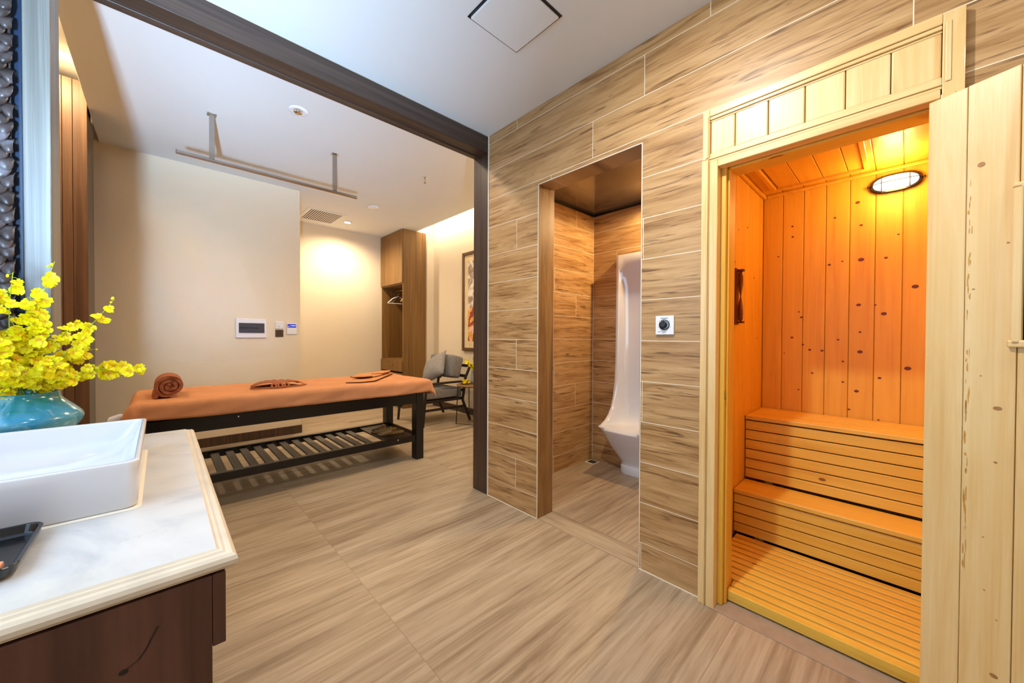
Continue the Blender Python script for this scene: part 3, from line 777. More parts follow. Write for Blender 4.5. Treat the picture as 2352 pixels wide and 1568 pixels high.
# tray and what lies in it
t_ = thing('tray', 'small black rectangular tray on the marble counter in front of the basin', 'tray', (-.30, 1.10, .8))
tx, ty, thx, thy = -.305, 1.098, .132, .106
b = B()
loft(b, [rrect(tx, ty, thx - .012, thy - .012, .018, .8005), rrect(tx, ty, thx - .004, thy - .004, .02, .808), rrect(tx, ty, thx, thy, .02, .822), rrect(tx, ty, thx - .002, thy - .002, .02, .8245), rrect(tx, ty, thx - .006, thy - .006, .018, .8235),
         rrect(tx, ty, thx - .010, thy - .010, .016, .809), rrect(tx, ty, thx - .016, thy - .016, .012, .8055)])
obj('body', b, M['blk'], t_, smooth=False, bevel=.0008)
b = bx(tx - .10, tx + .112, ty - .086, ty - .062, .8064, .8222)
tag(obj('soap_bar', b, plain('peach_soap', srgb(232, 160, 118), .4), bevel=.003), 'thin peach coloured bar lying in the black tray', 'soap')

# scaled curtain beside the navy wall
b = B()
rows = 62; cols = 8
for i in range(rows):
    for j in range(cols):
        cx_ = -.380 - j * .031 - (.0155 if i % 2 else 0); cz = .86 + i * .030
        for k_ in range(1):
            G = []
            for a in range(6):
                r_ = []
                for c_ in range(7):
                    u = c_ / 6 * 2 - 1; v = a / 5
                    w_ = .021 * math.sin(PI * (.25 + .55 * v))
                    x = cx_ + u * w_ + .006 * math.sin(i * 1.7)
                    if x > -.366: x = -.366 - (x + .366) * .3
                    z = cz - .048 * v - .010 * (1 - u * u) * v + .007 * u * math.sin(i * 1.3 + j)
                    y = 2.133 - .020 * math.sin(PI * v * .8) * (1 - .5 * u * u) - .012 * v
                    r_.append(b.verts.new((x, y, z)))
                G.append(r_)
            for a in range(5):
                for c_ in range(6):
                    b.faces.new((G[a][c_], G[a][c_ + 1], G[a + 1][c_ + 1], G[a + 1][c_])).smooth = True
t_ = thing('curtain', 'dark scaly textured hanging at the left edge of the photo beside the navy strip', 'curtain', (-.44, 2.13, 2.7))
obj('scales', b, M['scale'], t_, solid=.002)
obj('backing', bx(-.618, -.374, 2.136, 2.142, .82, 2.705), plain('curtain_backing', srgb(46, 40, 42), .8), t_)

# ------------------------------------------------------------------ timer switch on tiled wall
t_ = thing('timer_switch', 'white square timer switch with black dial beside the sauna door', 'switch', (XW, .807, 1.262))
obj('plate', bx(1.789, 1.7995, .762, .852, 1.216, 1.308), M['whitep'], t_, bevel=.002)
kn = obj('knob', lathe(B(), [(.026, 0), (.026, -.004), (.0245, -.006), (.014, -.007), (.013, -.020), (.011, -.022), (.002, -.022)], ax='X', base=(1.7888, .807, 1.264), n=36), M['blk'], t_, smooth=False)
b = B()
for i in range(9):
    a = math.radians(-70 + i * 26)
    c_, s_ = math.cos(a), math.sin(a)
    y_, z_ = .807 - .0205 * c_, 1.264 + .0205 * s_
    box(b, 1.7822, 1.7828, y_ - .0012, y_ + .0012, z_ - .0022, z_ + .0022)
obj('markings', b, M['whitep'], kn)
b = B()
box(b, 1.7882, 1.7889, .790, .826, 1.2945, 1.2975); box(b, 1.7882, 1.7889, .826, .838, 1.2285, 1.2315)
for i in range(5):
    a = math.radians(-20 + i * 55); y_, z_ = .807 - .031 * math.cos(a), 1.264 + .031 * math.sin(a)
    box(b, 1.7882, 1.7889, y_ - .001, y_ + .001, z_ - .002, z_ + .002)
obj('lettering', b, plain('grey_print', srgb(120, 130, 145), .5), t_)

# ------------------------------------------------------------------ urinal and drain
uy = 1.615; H_ = .208
secs = [(.0, 2.955, .13, 2.955), (.07, 2.955, .13, 2.955), (.072, 2.965, .125, 2.965), (.11, 2.955, .13, 2.955), (.25, 2.85, .172, 2.85), (.385, 2.765, .203, 2.765), (.405, 2.752, H_, 2.752), (.425, 2.752, H_, 2.775), (.437, 2.760, H_, 2.80),
        (.432, 2.775, H_, 2.96), (.445, 2.80, H_, 3.02), (.47, 2.855, H_, 3.05), (.51, 2.905, H_, 3.065), (.57, 2.95, H_, 3.075), (.66, 2.985, H_, 3.08), (.80, 3.012, H_, 3.085), (1.0, 3.025, H_, 3.085), (1.35, 3.03, H_, 3.085), (1.66, 3.032, H_, 3.083), (1.78, 3.032, H_, 3.07), (1.84, 3.032, H_, 3.032), (1.95, 3.032, H_, 3.032)]
b = B(); loops = []
for z, xf, hw, xi in secs:
    fl = .035
    ys = [-hw, -hw, -hw + fl * .5, -hw + fl, -hw + fl * 1.7, -hw * .45, 0]
    xs_ = [3.109, xf + .006, xf, xf + (xi - xf) * .08, xf + (xi - xf) * .62, xi - .0, xi]
    if xi - xf < .002 and z < .42:      # rounded solid front
        xs_ = [3.109, xf + .06, xf + .03, xf + .016, xf + .008, xf + .001, xf]
        ys = [-hw, -hw, -hw + .012, -hw + .03, -hw + .055, -hw * .45, 0]
    pts = [(x, uy + y, z) for x, y in zip(xs_, ys)]
    pts += [(x, uy - y, z) for x, y in list(zip(xs_, ys))[-2::-1]]
    loops.append(pts)
loft(b, loops)
t_ = thing('urinal', 'tall white ceramic urinal standing at the back of the tiled niche', 'urinal', (3.0, uy, 0))
obj('body', b, M['ceramic'], t_, smooth=True, bevel=.004, seg=2, angle=40)
t_ = thing('floor_drain', 'small square floor drain in the corner of the tiled niche', 'drain', (3.02, 2.05, 0))
obj('frame', bx(2.965, 3.065, 2.005, 2.105, .0003, .003), M['grout'], t_)
obj('grate', bx(2.978, 3.052, 2.018, 2.092, .003, .0045), M['blk'], t_)

# ------------------------------------------------------------------ massage table
t_ = thing('massage_table', 'long black wooden massage table with slatted lower shelf', 'massage table', (.9, 3.65, 0))
x0, x1, y0, y1 = -.09, 1.885, 3.262, 4.02
for xa in (x0, x1 - .078):
    for ya in (y0, y1 - .095):
        obj('leg', bx(xa, xa + .078, ya, ya + .095, 0, .655), M['black'], t_, bevel=.003)
b = B()
box(b, x0 + .078, x1 - .078, y0 + .004, y0 + .034, .552, .655); box(b, x0 + .078, x1 - .078, y1 - .034, y1 - .004, .552, .655)
box(b, x0 + .004, x0 + .034, y0 + .095, y1 - .095, .552, .655); box(b, x1 - .034, x1 - .004, y0 + .095, y1 - .095, .552, .655)
obj('apron', b, M['black'], t_, bevel=.002)
obj('mattress', bx(x0 - .02, x1 + .03, y0 - .005, y1 + .01, .656, .770), M['blk'], t_, bevel=.02, seg=3)
b = B()
box(b, x0 + .078, x1 - .078, y0 + .012, y0 + .052, .182, .242); box(b, x0 + .078, x1 - .078, y1 - .052, y1 - .012, .182, .242)
obj('shelf_rail', b, M['black'], t_, bevel=.002)
for i in range(19):
    xa = -.005 + i * .0985
    if xa + .055 > 1.50: break
    obj('slat', bx(xa, xa + .055, y0 + .0525, y1 - .0525, .206, .222), M['slatw'], t_, bevel=.002)
obj('shelf_board', bx(1.52, x1 - .08, y0 + .0525, y1 - .0525, .214, .232), M['black'], t_, bevel=.002)
obj('end_rail', bx(x1 - .05, x1 - .02, y0 + .096, y1 - .096, .182, .242), M['black'], t_)
obj('bolt', lathe(B(), [(.007, 0), (.007, -.003), (.002, -.004)], ax='Y', base=(1.62, y0 + .0118, .225), n=12), M['chrome'], t_)
obj('bolt', lathe(B(), [(.005, 0), (.005, -.002), (.002, -.003)], ax='Y', base=(.40, y0 + .0038, .625), n=12), M['chrome'], t_)

# towel cover draped over the table
tx0, tx1, ty0, ty1, tz = -.115, 1.925, 3.252, 4.035, .778
b = B(); nx, ny = 110, 56
hg = .155
gx = [tx0 - .14 + (tx1 + .17 - tx0 + .14) * i / nx for i in range(nx + 1)]
gy = [ty0 - hg + (ty1 - ty0 + 2 * hg) * j / ny for j in range(ny + 1)]
G = []
r_ = .03
for i, x in enumerate(gx):
    row = []
    for j, y in enumerate(gy):
        cx_ = min(max(x, tx0), tx1); cy_ = min(max(y, ty0), ty1)
        dx, dy = x - cx_, y - cy_; d = math.hypot(dx, dy)
        lim = 1.0
        if y < ty0: lim = .88 + .10 * noise.noise(Vector((x * 1.6, 0, 3))) + (-.10 * max(0, (1 - x) / 1.6))
        d2 = d * lim
        if d > 0:
            n_x, n_y = dx / d, dy / d
            a = min(d2 / r_, PI / 2)
            h = r_ * math.sin(a); drop = r_ * (1 - math.cos(a)) + max(0, d2 - r_ * PI / 2)
            wav = .010 * math.sin(x * 19 + 2.5 * drop * 30) * 0 + .012 * noise.noise(Vector((x * 5 + drop * 14, y * 2, 1))) * min(1, drop * 12)
            corner = abs(n_x) > .1 and abs(n_y) > .1
            flare = (.30 if corner else .06) * drop
            px, py, pz = cx_ + n_x * (h + flare + wav), cy_ + n_y * (h + flare + wav), tz - drop
        else:
            px, py, pz = x, y, tz
        pz += .006 * noise.noise(Vector((x * 2.2, y * 2.5, 0))) + .0018 * noise.noise(Vector((x * 14, y * 10, 5)))
        if y > ty1 - .05: pz += .0
        row.append(b.verts.new((px, py, pz)))
    G.append(row)
for i in range(nx):
    for j in range(ny): b.faces.new((G[i][j], G[i + 1][j], G[i + 1][j + 1], G[i][j + 1]))
tag(obj('towel_cover', b, M['towel'], smooth=True, solid=.006), 'orange-brown terry cover draped over the massage table', 'table cover')
b = B(); G = []
for i in range(7):
    row = []
    for j in range(6):
        row.append(b.verts.new((-.262 + .085 * i / 6 + .03 * j / 5, 3.30 + .05 * i / 6 + .012 * math.sin(j * 1.6), .63 + .085 * j / 5 - .012 * abs(i - 3) / 3)))
    G.append(row)
for i in range(6):
    for j in range(5): b.faces.new((G[i][j], G[i + 1][j], G[i + 1][j + 1], G[i][j + 1]))
tag(obj('sheet_corner', b, M['sheet'], smooth=True, solid=.003), 'white cloth corner sticking out under the left end of the orange cover', 'cloth')

# rolled towel
b = B()
def spiral(s, n=70, turns=2.6, thick=.0115):
    out = []
    R0 = .083
    for k in range(n + 1):
        a = 2 * PI * turns * k / n
        r = .018 + (R0 - .018) * (k / n)
        if s < 0: r -= .0205
        sq = 1 - .10 * abs(math.sin(a))
        z = r * math.sin(a + PI * .35); x = r * math.cos(a + PI * .35) * 1.06
        if z < -R0 * .86: z = -R0 * .86 - (z + R0 * .86) * .1
        out.append((x, z))
    return out
so, si = spiral(1), spiral(-1)
ringpts = so + si[::-1]
LO = []
for y in (3.40, 3.408, 3.55, 3.72, 3.728):
    k = .985 if y in (3.40, 3.728) else 1
    LO.append([(.043 + p[0] * k, y + .004 * math.sin(i * .9) * (1 if y < 3.45 else 0), .860 + p[1] * k) for i, p in enumerate(ringpts)])
# build strips between outer/inner walls
N = len(ringpts); V = [[b.verts.new(p) for p in l] for l in LO]
for a, c_ in zip(V[:-1], V[1:]):
    for i in range(N): b.faces.new((a[i], a[(i + 1) % N], c_[(i + 1) % N], c_[i])).smooth = True
m = len(so)
for k in (0, -1):
    for i in range(m - 1):
        b.faces.new((V[k][i], V[k][i + 1], V[k][N - 2 - i], V[k][N - 1 - i]))
# core
lathe(b, [(.017, 3.41), (.017, 3.72)], ax='Y', base=(.045, 0, .862), n=14)
# loose end lying at the left
tube(b, [(-.03, 3.405, .800), (-.03, 3.72, .800)], .018, 10)
tag(obj('rolled_towel', b, M['towel2']), 'brown rolled towel standing at the left end of the orange cover', 'towel')

# fan folded towel
b = B(); G = []
cxf, cyf = .70, 3.50
NA, NR = 72, 8
for i in range(NA + 1):
    a = PI * (.02 + .96 * i / NA)
    row = []
    for j in range(NR + 1):
        r = j / NR
        ple = abs(math.sin(i / NA * PI * 7))
        rx, ry = .185, .34
        z = .7855 + .012 + (.020 + .012 * ple * r) * math.sin(PI * min(1, (1 - r * .92) * 1.0 + .02)) ** .8 + .020 * (1 - r) * .8
        row.append(b.verts.new((cxf + rx * r * math.cos(a) * (1 + .03 * ple * r), cyf + ry * r * math.sin(a) * (1 + .03 * ple * r) * .9, z - .010 * (r ** 6))))
    G.append(row)
for i in range(NA):
    for j in range(NR):
        try: b.faces.new((G[i][j], G[i + 1][j], G[i + 1][j + 1], G[i][j + 1])).smooth = True
        except ValueError: pass
# front pleats, little loops towards the camera
for k in range(3):
    xk = cxf - .045 + k * .045
    tube(b, [(xk - .012, cyf - .045, .7935), (xk - .016, cyf - .03, .806), (xk, cyf - .015, .816), (xk + .016, cyf - .03, .806), (xk + .012, cyf - .045, .7935)], .0065, 6)
tube(b, [(cxf - .19, cyf + .0, .7935), (cxf - .14, cyf - .045, .7925), (cxf, cyf - .06, .7925), (cxf + .14, cyf - .045, .7925), (cxf + .195, cyf, .7935)], .005, 6)
tag(obj('fan_folded_towel', b, M['towel2'], solid=.003), 'brown towel folded into a fan in the middle of the cover', 'towel')

# folded garment: two stacked flat folded layers with loose loops
t_ = thing('folded_garment', 'light brown folded clothing at the right end of the cover', 'clothing', (1.5, 3.6, .785))
def layer(pts, z, th, nm):
    b = B()
    lo = []
    for s, zz in ((.97, z), (1, z + th * .3), (1, z + th * .7), (.96, z + th)):
        cx_ = sum(p[0] for p in pts) / len(pts); cy_ = sum(p[1] for p in pts) / len(pts)
        lo.append([(cx_ + (p[0] - cx_) * s, cy_ + (p[1] - cy_) * s, zz + .004 * noise.noise(Vector((p[0] * 9, p[1] * 9, zz)))) for p in pts])
    loft(b, lo)
    o = obj(nm, b, M['garment'], t_, bevel=.003)
    b = B(); tube(b, [(p[0] + .0, p[1], z + .002) for p in pts] + [(pts[0][0], pts[0][1], z + .002)], .0026, 5)
    obj('hem', b, M['hem'], o)
layer([(1.19, 3.40), (1.30, 3.335), (1.44, 3.37), (1.72, 3.72), (1.90, 3.96), (1.80, 3.99), (1.62, 3.78), (1.46, 3.66), (1.26, 3.52)], .7885, .012, 'trousers')
layer([(1.36, 3.66), (1.40, 3.58), (1.52, 3.57), (1.62, 3.66), (1.80, 3.86), (1.78, 3.95), (1.60, 3.95), (1.48, 3.90), (1.42, 3.80)], .802, .014, 'jacket')

layer([(1.30, 3.56), (1.38, 3.50), (1.48, 3.52), (1.50, 3.60), (1.40, 3.66), (1.31, 3.63)], .8155, .010, 'sleeve')
layer([(1.56, 3.74), (1.66, 3.70), (1.80, 3.84), (1.86, 3.94), (1.76, 3.96), (1.64, 3.86)], .8165, .012, 'sleeve')
# slippers
def slipper(x, y, rot, label):
    t_ = thing('slipper', label, 'slipper', (0, 0, 0), 'slippers on the lower shelf')
    WORLD[t_.name] = Vector((0, 0, 0))
    out = [(-.13, -.02), (-.125, .025), (-.08, .045), (0, .045), (.06, .036), (.115, .032), (.13, 0), (.115, -.032), (.06, -.034), (0, -.04), (-.08, -.05), (-.12, -.045)]
    b = B(); loft(b, [[(p[0] * k, p[1] * k, z) for p in out] for k, z in ((.97, .0), (1, .004), (1, .014), (.96, .018))])
    obj('sole', b, M['slipper'], t_, bevel=.002)
    b = B(); G = []
    for i in range(9):
        xx = -.115 + .12 * i / 8; w_ = .048 * (1 - .25 * abs(i - 5) / 5); row = []
        hmax = .022 + .032 * (i / 8)
        for j in range(9):
            a = PI * j / 8
            row.append(b.verts.new((xx, w_ * math.cos(a) - .004, .012 + hmax * math.sin(a))))
        G.append(row)
    for i in range(8):
        for j in range(8): b.faces.new((G[i][j], G[i + 1][j], G[i + 1][j + 1], G[i][j + 1])).smooth = True
    up = obj('upper', b, M['slipper'], t_, solid=.004)
    b = B(); tube(b, [(-.005, -.02, .062), (-.002, 0, .068), (-.005, .02, .062)], .005, 8)
    obj('ornament', b, M['brass'], t_)['label'] = 'small shiny buckle'
    t_.location = (x, y, .2325); t_.rotation_euler = (0, 0, rot)
    return t_
slipper(1.665, 3.52, math.radians(-14), 'brown slipper on the shelf end, nearer of the pair')
slipper(1.66, 3.66, math.radians(-8), 'brown slipper on the shelf end, farther of the pair')

# ------------------------------------------------------------------ sauna cabin
SXB, SY1, SZC = 3.08, .69, 2.19
def boards(axis_pos, lo, hi, pitch, off):
    r = []; k = math.floor((lo - off) / pitch); p = off + k * pitch
    while p < hi - 1e-6:
        a, c_ = max(p, lo), min(p + pitch, hi)
        if c_ - a > .01: r.append((a + .0012, c_ - .0012))
        p += pitch
    return r
# back wall cladding with its knots
b = B()
for a, c_ in boards(None, -.80, SY1, .1128, .012): box(b, SXB, SXB + .014, a, c_, .03, SZC + .02)
box(b, SXB + .010, SXB + .022, -.814, SY1 + .014, -.001, SZC + .03)
for f in b.faces: f.material_index = 0
kn = [(.524, 1.95, 5), (.185, 1.678, 9), (.193, 1.405, 7), (.184, 1.12, 8), (-.039, 1.494, 9), (.084, 1.347, 8), (.483, 1.376, 4), (.519, 1.206, 6), (-.015, 1.032, 9), (.285, 1.193, 5), (.098, .968, 6), (.187, 1.886, 6), (.308, 1.958, 5), (.204, 2.027, 7),
      (.079, 1.673, 6), (.332, 1.667, 6), (.424, 1.126, 6), (.362, 1.122, 6), (.261, 1.058, 5), (.26, .93, 5), (.197, .88, 7), (.23, .764, 5), (.469, 1.34, 6), (.522, 1.88, 5), (.60, 1.76, 4), (.185, 1.24, 5), (.46, 1.16, 5), (.12, 1.40, 4), (.41, .975, 5), (.48, .86, 4), (.03, 1.80, 4), (.27, 1.68, 4), (-.10, .9, 6), (-.14, 1.6, 6), (.56, 1.1, 3), (.10, .72, 4)]
for y, z, r in kn:
    r *= .0011 * (1.15 if r > 6 else 1)
    ring = []
    for k in range(14):
        a = 2 * PI * k / 14
        ring.append(b.verts.new((SXB - .0004, y + r * 1.25 * math.cos(a), z + r * .95 * math.sin(a))))
    b.faces.new(ring).material_index = 1
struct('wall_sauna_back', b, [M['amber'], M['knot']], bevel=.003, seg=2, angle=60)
b = B()
for a, c_ in boards(None, 1.951, SXB, .098, .02): box(b, a, c_, SY1, SY1 + .014, .03, SZC + .02)
box(b, 1.951, SXB + .02, SY1 + .010, SY1 + .022, 0, SZC + .03)
kn2 = [(2.30, 2.0, 5), (2.52, 1.85, 4), (2.46, 1.65, 4), (2.24, 1.52, 4), (2.86, 1.6, 5), (2.2, 1.1, 4), (2.3, .9, 4), (2.7, 1.9, 5), (2.62, 1.35, 4), (2.15, 1.95, 4), (2.95, 1.2, 4)]
for x, z, r in kn2:
    r *= .0011; ring = []
    for k in range(12):
        a = 2 * PI * k / 12
        ring.append(b.verts.new((x + r * 1.8 * math.cos(a), SY1 - .0004, z + r * 1.2 * math.sin(a))))
    b.faces.new(ring).material_index = 1
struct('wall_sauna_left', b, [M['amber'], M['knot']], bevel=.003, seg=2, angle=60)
b = B()
for a, c_ in boards(None, 1.951, SXB, .098, .02): box(b, a, c_, -.814, -.80, .03, SZC + .02)
box(b, 1.951, SXB + .02, -.826, -.812, 0, SZC + .03)
struct('wall_sauna_right', b, M['amber'], bevel=.003)
b = B()
for a, c_ in boards(None, -.80, -.12, .1, 0): box(b, 1.951, 1.965, a, c_, .03, SZC)
for a, c_ in boards(None, -.12, .60, .1, 0): box(b, 1.952, 1.966, a, c_, 1.985, SZC)
box(b, 1.951, 1.965, .602, .688, .03, SZC)
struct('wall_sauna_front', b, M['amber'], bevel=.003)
b = B()
for a, c_ in boards(None, -.80, SY1, .1128, .012): box(b, 1.951, SXB, a, c_, SZC, SZC + .014)
box(b, 1.951, SXB + .02, -.82, SY1 + .02, SZC + .012, SZC + .03)
struct('ceiling_sauna', b, M['amberX'], bevel=.003)
struct('floor_sauna', bx(1.951, SXB, -.80, SY1, -.001, .004), plain('sauna_subfloor', srgb(46, 28, 14), .8))
b = B(); box(b, 1.966, SXB - .001, SY1 - .022, SY1 - .0008, SZC - .022, SZC - .0008); box(b, SXB - .022, SXB - .0008, -.79, SY1 - .022, SZC - .022, SZC - .0008)
struct('trim_9', b, M['amberX'], bevel=.006, seg=2)
# hatch in the sauna ceiling
t_ = thing('sauna_vent_hatch', 'framed boarded hatch in the sauna ceiling beside the wall lamp', 'hatch', (2.65, .37, SZC))
b = B()
for a, c_ in boards(None, .17, .585, .1128, .012): box(b, 2.36, 2.925, a, c_, SZC - .012, SZC - .001)
obj('board', b, M['amberX'], t_, bevel=.003)
b = B()
for a in ((2.925, 2.95, .145, .61), (2.335, 2.36, .145, .61), (2.36, 2.925, .145, .17), (2.36, 2.925, .585, .61)): box(b, *a, SZC - .026, SZC - .001)
obj('frame', b, M['amberX'], t_, bevel=.004)

# duckboard floor
t_ = thing('duckboard', 'pine slatted duckboard covering the sauna floor', 'duckboard', (2.15, 0, 0))
xx = 1.872; i = 0
n_s = 11; pitch = (2.474 - 1.872) / n_s
for i in range(n_s):
    obj('slat', bx(xx + i * pitch, xx + (i + 1) * pitch - .0125, -.78, .668 if i > 1 else .545, .012 if i else .006, .052), M['amberY'], t_, bevel=.004)

def bench(name, label, xf, xb, ztop, ytop_n, riser, zb):
    t_ = thing(name, label, 'bench', (xf, 0, 0), 'sauna benches')
    w_ = (xb - xf) / ytop_n
    for i in range(ytop_n):
        obj('seat_slat', bx(xf + i * w_ - (.008 if i == 0 else 0), xf + (i + 1) * w_ - .006, -.79, SY1 - .004, ztop - .026, ztop), M['amberY'], t_, bevel=.005)
    zt = ztop - .034; hgt = (zt - zb) / riser
    for i in range(riser):
        obj('riser_slat', bx(xf + .004, xf + .022, -.79, SY1 - .004, zb + i * hgt + .0055, zb + (i + 1) * hgt), M['amberY'], t_, bevel=.003)
    obj('backing', bx(xf + .03, xf + .034, -.79, SY1 - .004, zb, zt), M['blk'], t_)
    for yy in (-.6, .55): obj('support', bx(xf + .05, xf + .09, yy, yy + .04, .0045, zt), M['amberY'], t_)
bench('sauna_bench', 'lower pine sauna bench step with slatted front rising from the duckboard', 2.468, 2.694, .312, 1, 4, .052)
bench('sauna_bench', 'upper pine sauna bench with slatted seat against the back wall', 2.688, 3.076, .715, 8, 6, .318)

# bulkhead lamp
t_ = thing('bulkhead_lamp', 'lit oval bulkhead lamp with wire cage on the sauna back wall', 'wall lamp', (SXB, .045, 2.095))
def oval(x, hy_, hz_, n=32): return [(x, .045 + hy_ * math.copysign(abs(math.cos(2 * PI * k / n)) ** .75, math.cos(2 * PI * k / n)), 2.095 + hz_ * math.copysign(abs(math.sin(2 * PI * k / n)) ** .85, math.sin(2 * PI * k / n))) for k in range(n)]
b = B(); loft(b, [oval(SXB - .0005, .106, .052), oval(SXB - .022, .108, .054), oval(SXB - .030, .102, .048), oval(SXB - .030, .094, .041)])
obj('base', b, M['blk'], t_, smooth=False)
b = B(); loft(b, [oval(SXB - .0305, .092, .040), oval(SXB - .050, .086, .036), oval(SXB - .064, .066, .026), oval(SXB - .068, .03, .01)])
obj('glass', b, M['sauna_glass'], t_, smooth=True)
b = B()
tube(b, [(SXB - .030, .045 - .098, 2.095)] + [(SXB - .030 - .043 * math.sin(PI * k / 12) ** .5, .045 + .098 * math.cos(PI - PI * k / 12) * .99, 2.095) for k in range(1, 12)] + [(SXB - .030, .045 + .098, 2.095)], .0021, 6)
for yy in (-.012, .10):
    tube(b, [(SXB - .030, yy, 2.095 - .045)] + [(SXB - .030 - .042 * math.sin(PI * k / 8) ** .5, yy, 2.095 - .045 * math.cos(PI * k / 8)) for k in range(1, 8)] + [(SXB - .030, yy, 2.095 + .045)], .0021, 6)
obj('cage', b, M['blk'], t_)
b = B(); lathe(b, [(.006, 0), (.006, -.012), (.001, -.013)], ax='X', base=(SXB - .018, .045 + .112, 2.095), n=10); lathe(b, [(.006, 0), (.006, -.012), (.001, -.013)], ax='X', base=(SXB - .018, .045 - .112, 2.095), n=10)
obj('screw', b, M['blk'], t_)

# sand timer board and vent knob on the left wall
t_ = thing('sand_timer', 'slim dark wooden sand timer on the left wall of the sauna', 'timer', (2.47, SY1, 1.45))
obj('board', bx(2.44, 2.50, SY1 - .012, SY1 - .0008, 1.28, 1.61), M['knot'], t_, bevel=.003)
b = lathe(B(), [(.003, 1.30), (.012, 1.31), (.013, 1.38), (.003, 1.445), (.013, 1.51), (.012, 1.58), (.003, 1.59)], base=(2.47, SY1 - .028, 0), n=16)
obj('tube', b, plain('timer_tube', srgb(120, 60, 20), .2), t_, smooth=True)
b = B(); box(b, 2.455, 2.485, SY1 - .045, SY1 - .012, 1.288, 1.300); box(b, 2.455, 2.485, SY1 - .045, SY1 - .012, 1.590, 1.602)
obj('bracket', b, M['knot'], t_)
t_ = thing('vent_knob', 'round pine vent disc on the sauna left wall beside the doorway', 'vent', (2.30, SY1, 1.46))
obj('disc', lathe(B(), [(.045, 0), (.045, -.012), (.036, -.018), (.003, -.018)], ax='Y', base=(2.30, SY1 - .0008, 1.46), n=32), M['amberY'], t_, smooth=False)
obj('screw', lathe(B(), [(.005, 0), (.004, -.003), (.001, -.004)], ax='Y', base=(2.30, SY1 - .019, 1.46), n=10), M['knot'], t_)

# ------------------------------------------------------------------ sauna door frame
f = thing('trim_10', 'pale pine door frame with boarded header around the sauna doorway', 'door frame', (1.8, .25, 0)); f['kind'] = 'structure'
zt, zm, zo = 2.212, 1.998, 1.95
b = B(); box(b, 1.772, 1.7995, .603, .636, 0, zm - .004); box(b, 1.764, 1.772, .606, .614, 0, zm - .004)
obj('casing', b, M['pine'], f, bevel=.003)
b = B(); box(b, 1.772, 1.7995, .604, .632, zm - .003, zt); box(b, 1.766, 1.772, .608, .618, zm, zt - .03)
obj('casing', b, M['pine'], f, bevel=.003)
b = B(); box(b, 1.772, 1.7995, -.118, -.072, 0, zt); box(b, 1.768, 1.772, -.090, -.078, zm, zt - .03)
obj('casing', b, M['pine'], f, bevel=.003)
b = B(); box(b, 1.7705, 1.7995, -.0715, .6035, zt - .032, zt + .002); box(b, 1.776, 1.79, -.0715, .6035, zt - .045, zt - .032); box(b, 1.783, 1.79, -.0715, .6035, zt - .053, zt - .045)
obj('casing', b, M['pineH'], f, bevel=.003)
b = B()
ys = [-.0715, .041, .155, .270, .388, .507, .6035]
for a, c_ in zip(ys[:-1], ys[1:]): box(b, 1.786, 1.7995, a + .001, c_ - .001, zm + .022, zt - .03)
obj('header_panel', b, M['pine'], f, bevel=.005, seg=2)
b = B(); box(b, 1.780, 1.7995, -.0715, .6035, zm, zm + .0215); box(b, 1.772, 1.7995, -.0715, .6035, zm - .006, zm); box(b, 1.777, 1.7995, -.0715, .6035, zm - .012, zm - .006); box(b, 1.772, 1.7995, -.0715, .6035, zm - .018, zm - .012)
obj('header_rail', b, M['pineH'], f, bevel=.0015)
b = B(); box(b, 1.768, 1.815, .568, .601, 0, zm - .019)
obj('jamb', b, M['pine'], f, bevel=.003)
b = B(); box(b, 1.768, 1.815, -.069, .568, zo, zm - .019)
obj('head_jamb', b, M['pineH'], f, bevel=.003)
b = B(); box(b, 1.815, 1.951, .548, .599, 0.004, zo + .03); box(b, 1.838, 1.860, .540, .548, 0.004, zo)
obj('jamb', b, M['amber'], f, bevel=.003)
b = B(); box(b, 1.815, 1.975, -.10, .602, zo + .012, zo + .04); box(b, 1.838, 1.86, -.069, .54, zo + .0, zo + .012)
obj('head_jamb', b, M['amberY'], f, bevel=.003)
b = B(); box(b, 1.768, 1.951, -.0999, -.0695, 0.004, zo + .012)
obj('jamb', b, M['pine'], f, bevel=.003)
obj('strike_plate', bx(1.818, 1.836, .5465, .548, .925, .965), M['brass'], f)

# door leaf, swung open towards the camera
dl = bpy.data.objects.new('door_1', None); C.objects.link(dl)
dl['kind'] = 'structure'; tag(dl, 'pale pine sauna door leaf with small window, swung open', 'door')
WORLD[dl.name] = Vector((0, 0, 0))
# local frame: x runs along the leaf from the hinge, y is the thickness, z up
DW, DH = .62, 1.905
wx0_, wx1_, wz0, wz1 = .180, .455, 1.155, 1.575
b = B(); box(b, .0, .0825, -.038, 0, 0, DH); obj('stile', b, M['pine'], dl, bevel=.002)
b = B(); box(b, .084, wx0_, -.040, .0015, 0, DH); obj('stile', b, M['pine'], dl, bevel=.002)
b = B()
for a, c_ in ((wx0_ + .001, .29), (.291, .40), (.401, wx1_)): box(b, a, c_, -.038, 0, 0, wz0)
for a, c_ in ((wx0_ + .001, .29), (.291, .40), (.401, wx1_)): box(b, a, c_, -.038, 0, wz1, DH)
obj('panel', b, M['pine'], dl, bevel=.003)
b = B(); box(b, wx1_ + .001, DW, -.038, 0, 0, DH); obj('stile', b, M['pine'], dl, bevel=.002)
b = B()
for a in ((wx0_ - .008, wx0_ + .012, wz0 - .006, wz1 + .006), (wx1_ - .012, wx1_ + .008, wz0 - .006, wz1 + .006), (wx0_ - .008, wx1_ + .008, wz1 - .006, wz1 + .012), (wx0_ - .014, wx1_ + .014, wz0 - .012, wz0 + .008)):
    box(b, a[0], a[1], .0018, .014, a[2], a[3])
obj('window_moulding', b, M['pine'], dl, bevel=.004)
obj('window_pane', bx(wx0_ + .001, wx1_ - .001, -.022, -.016, wz0 + .001, wz1 - .001), M['glass'], dl)
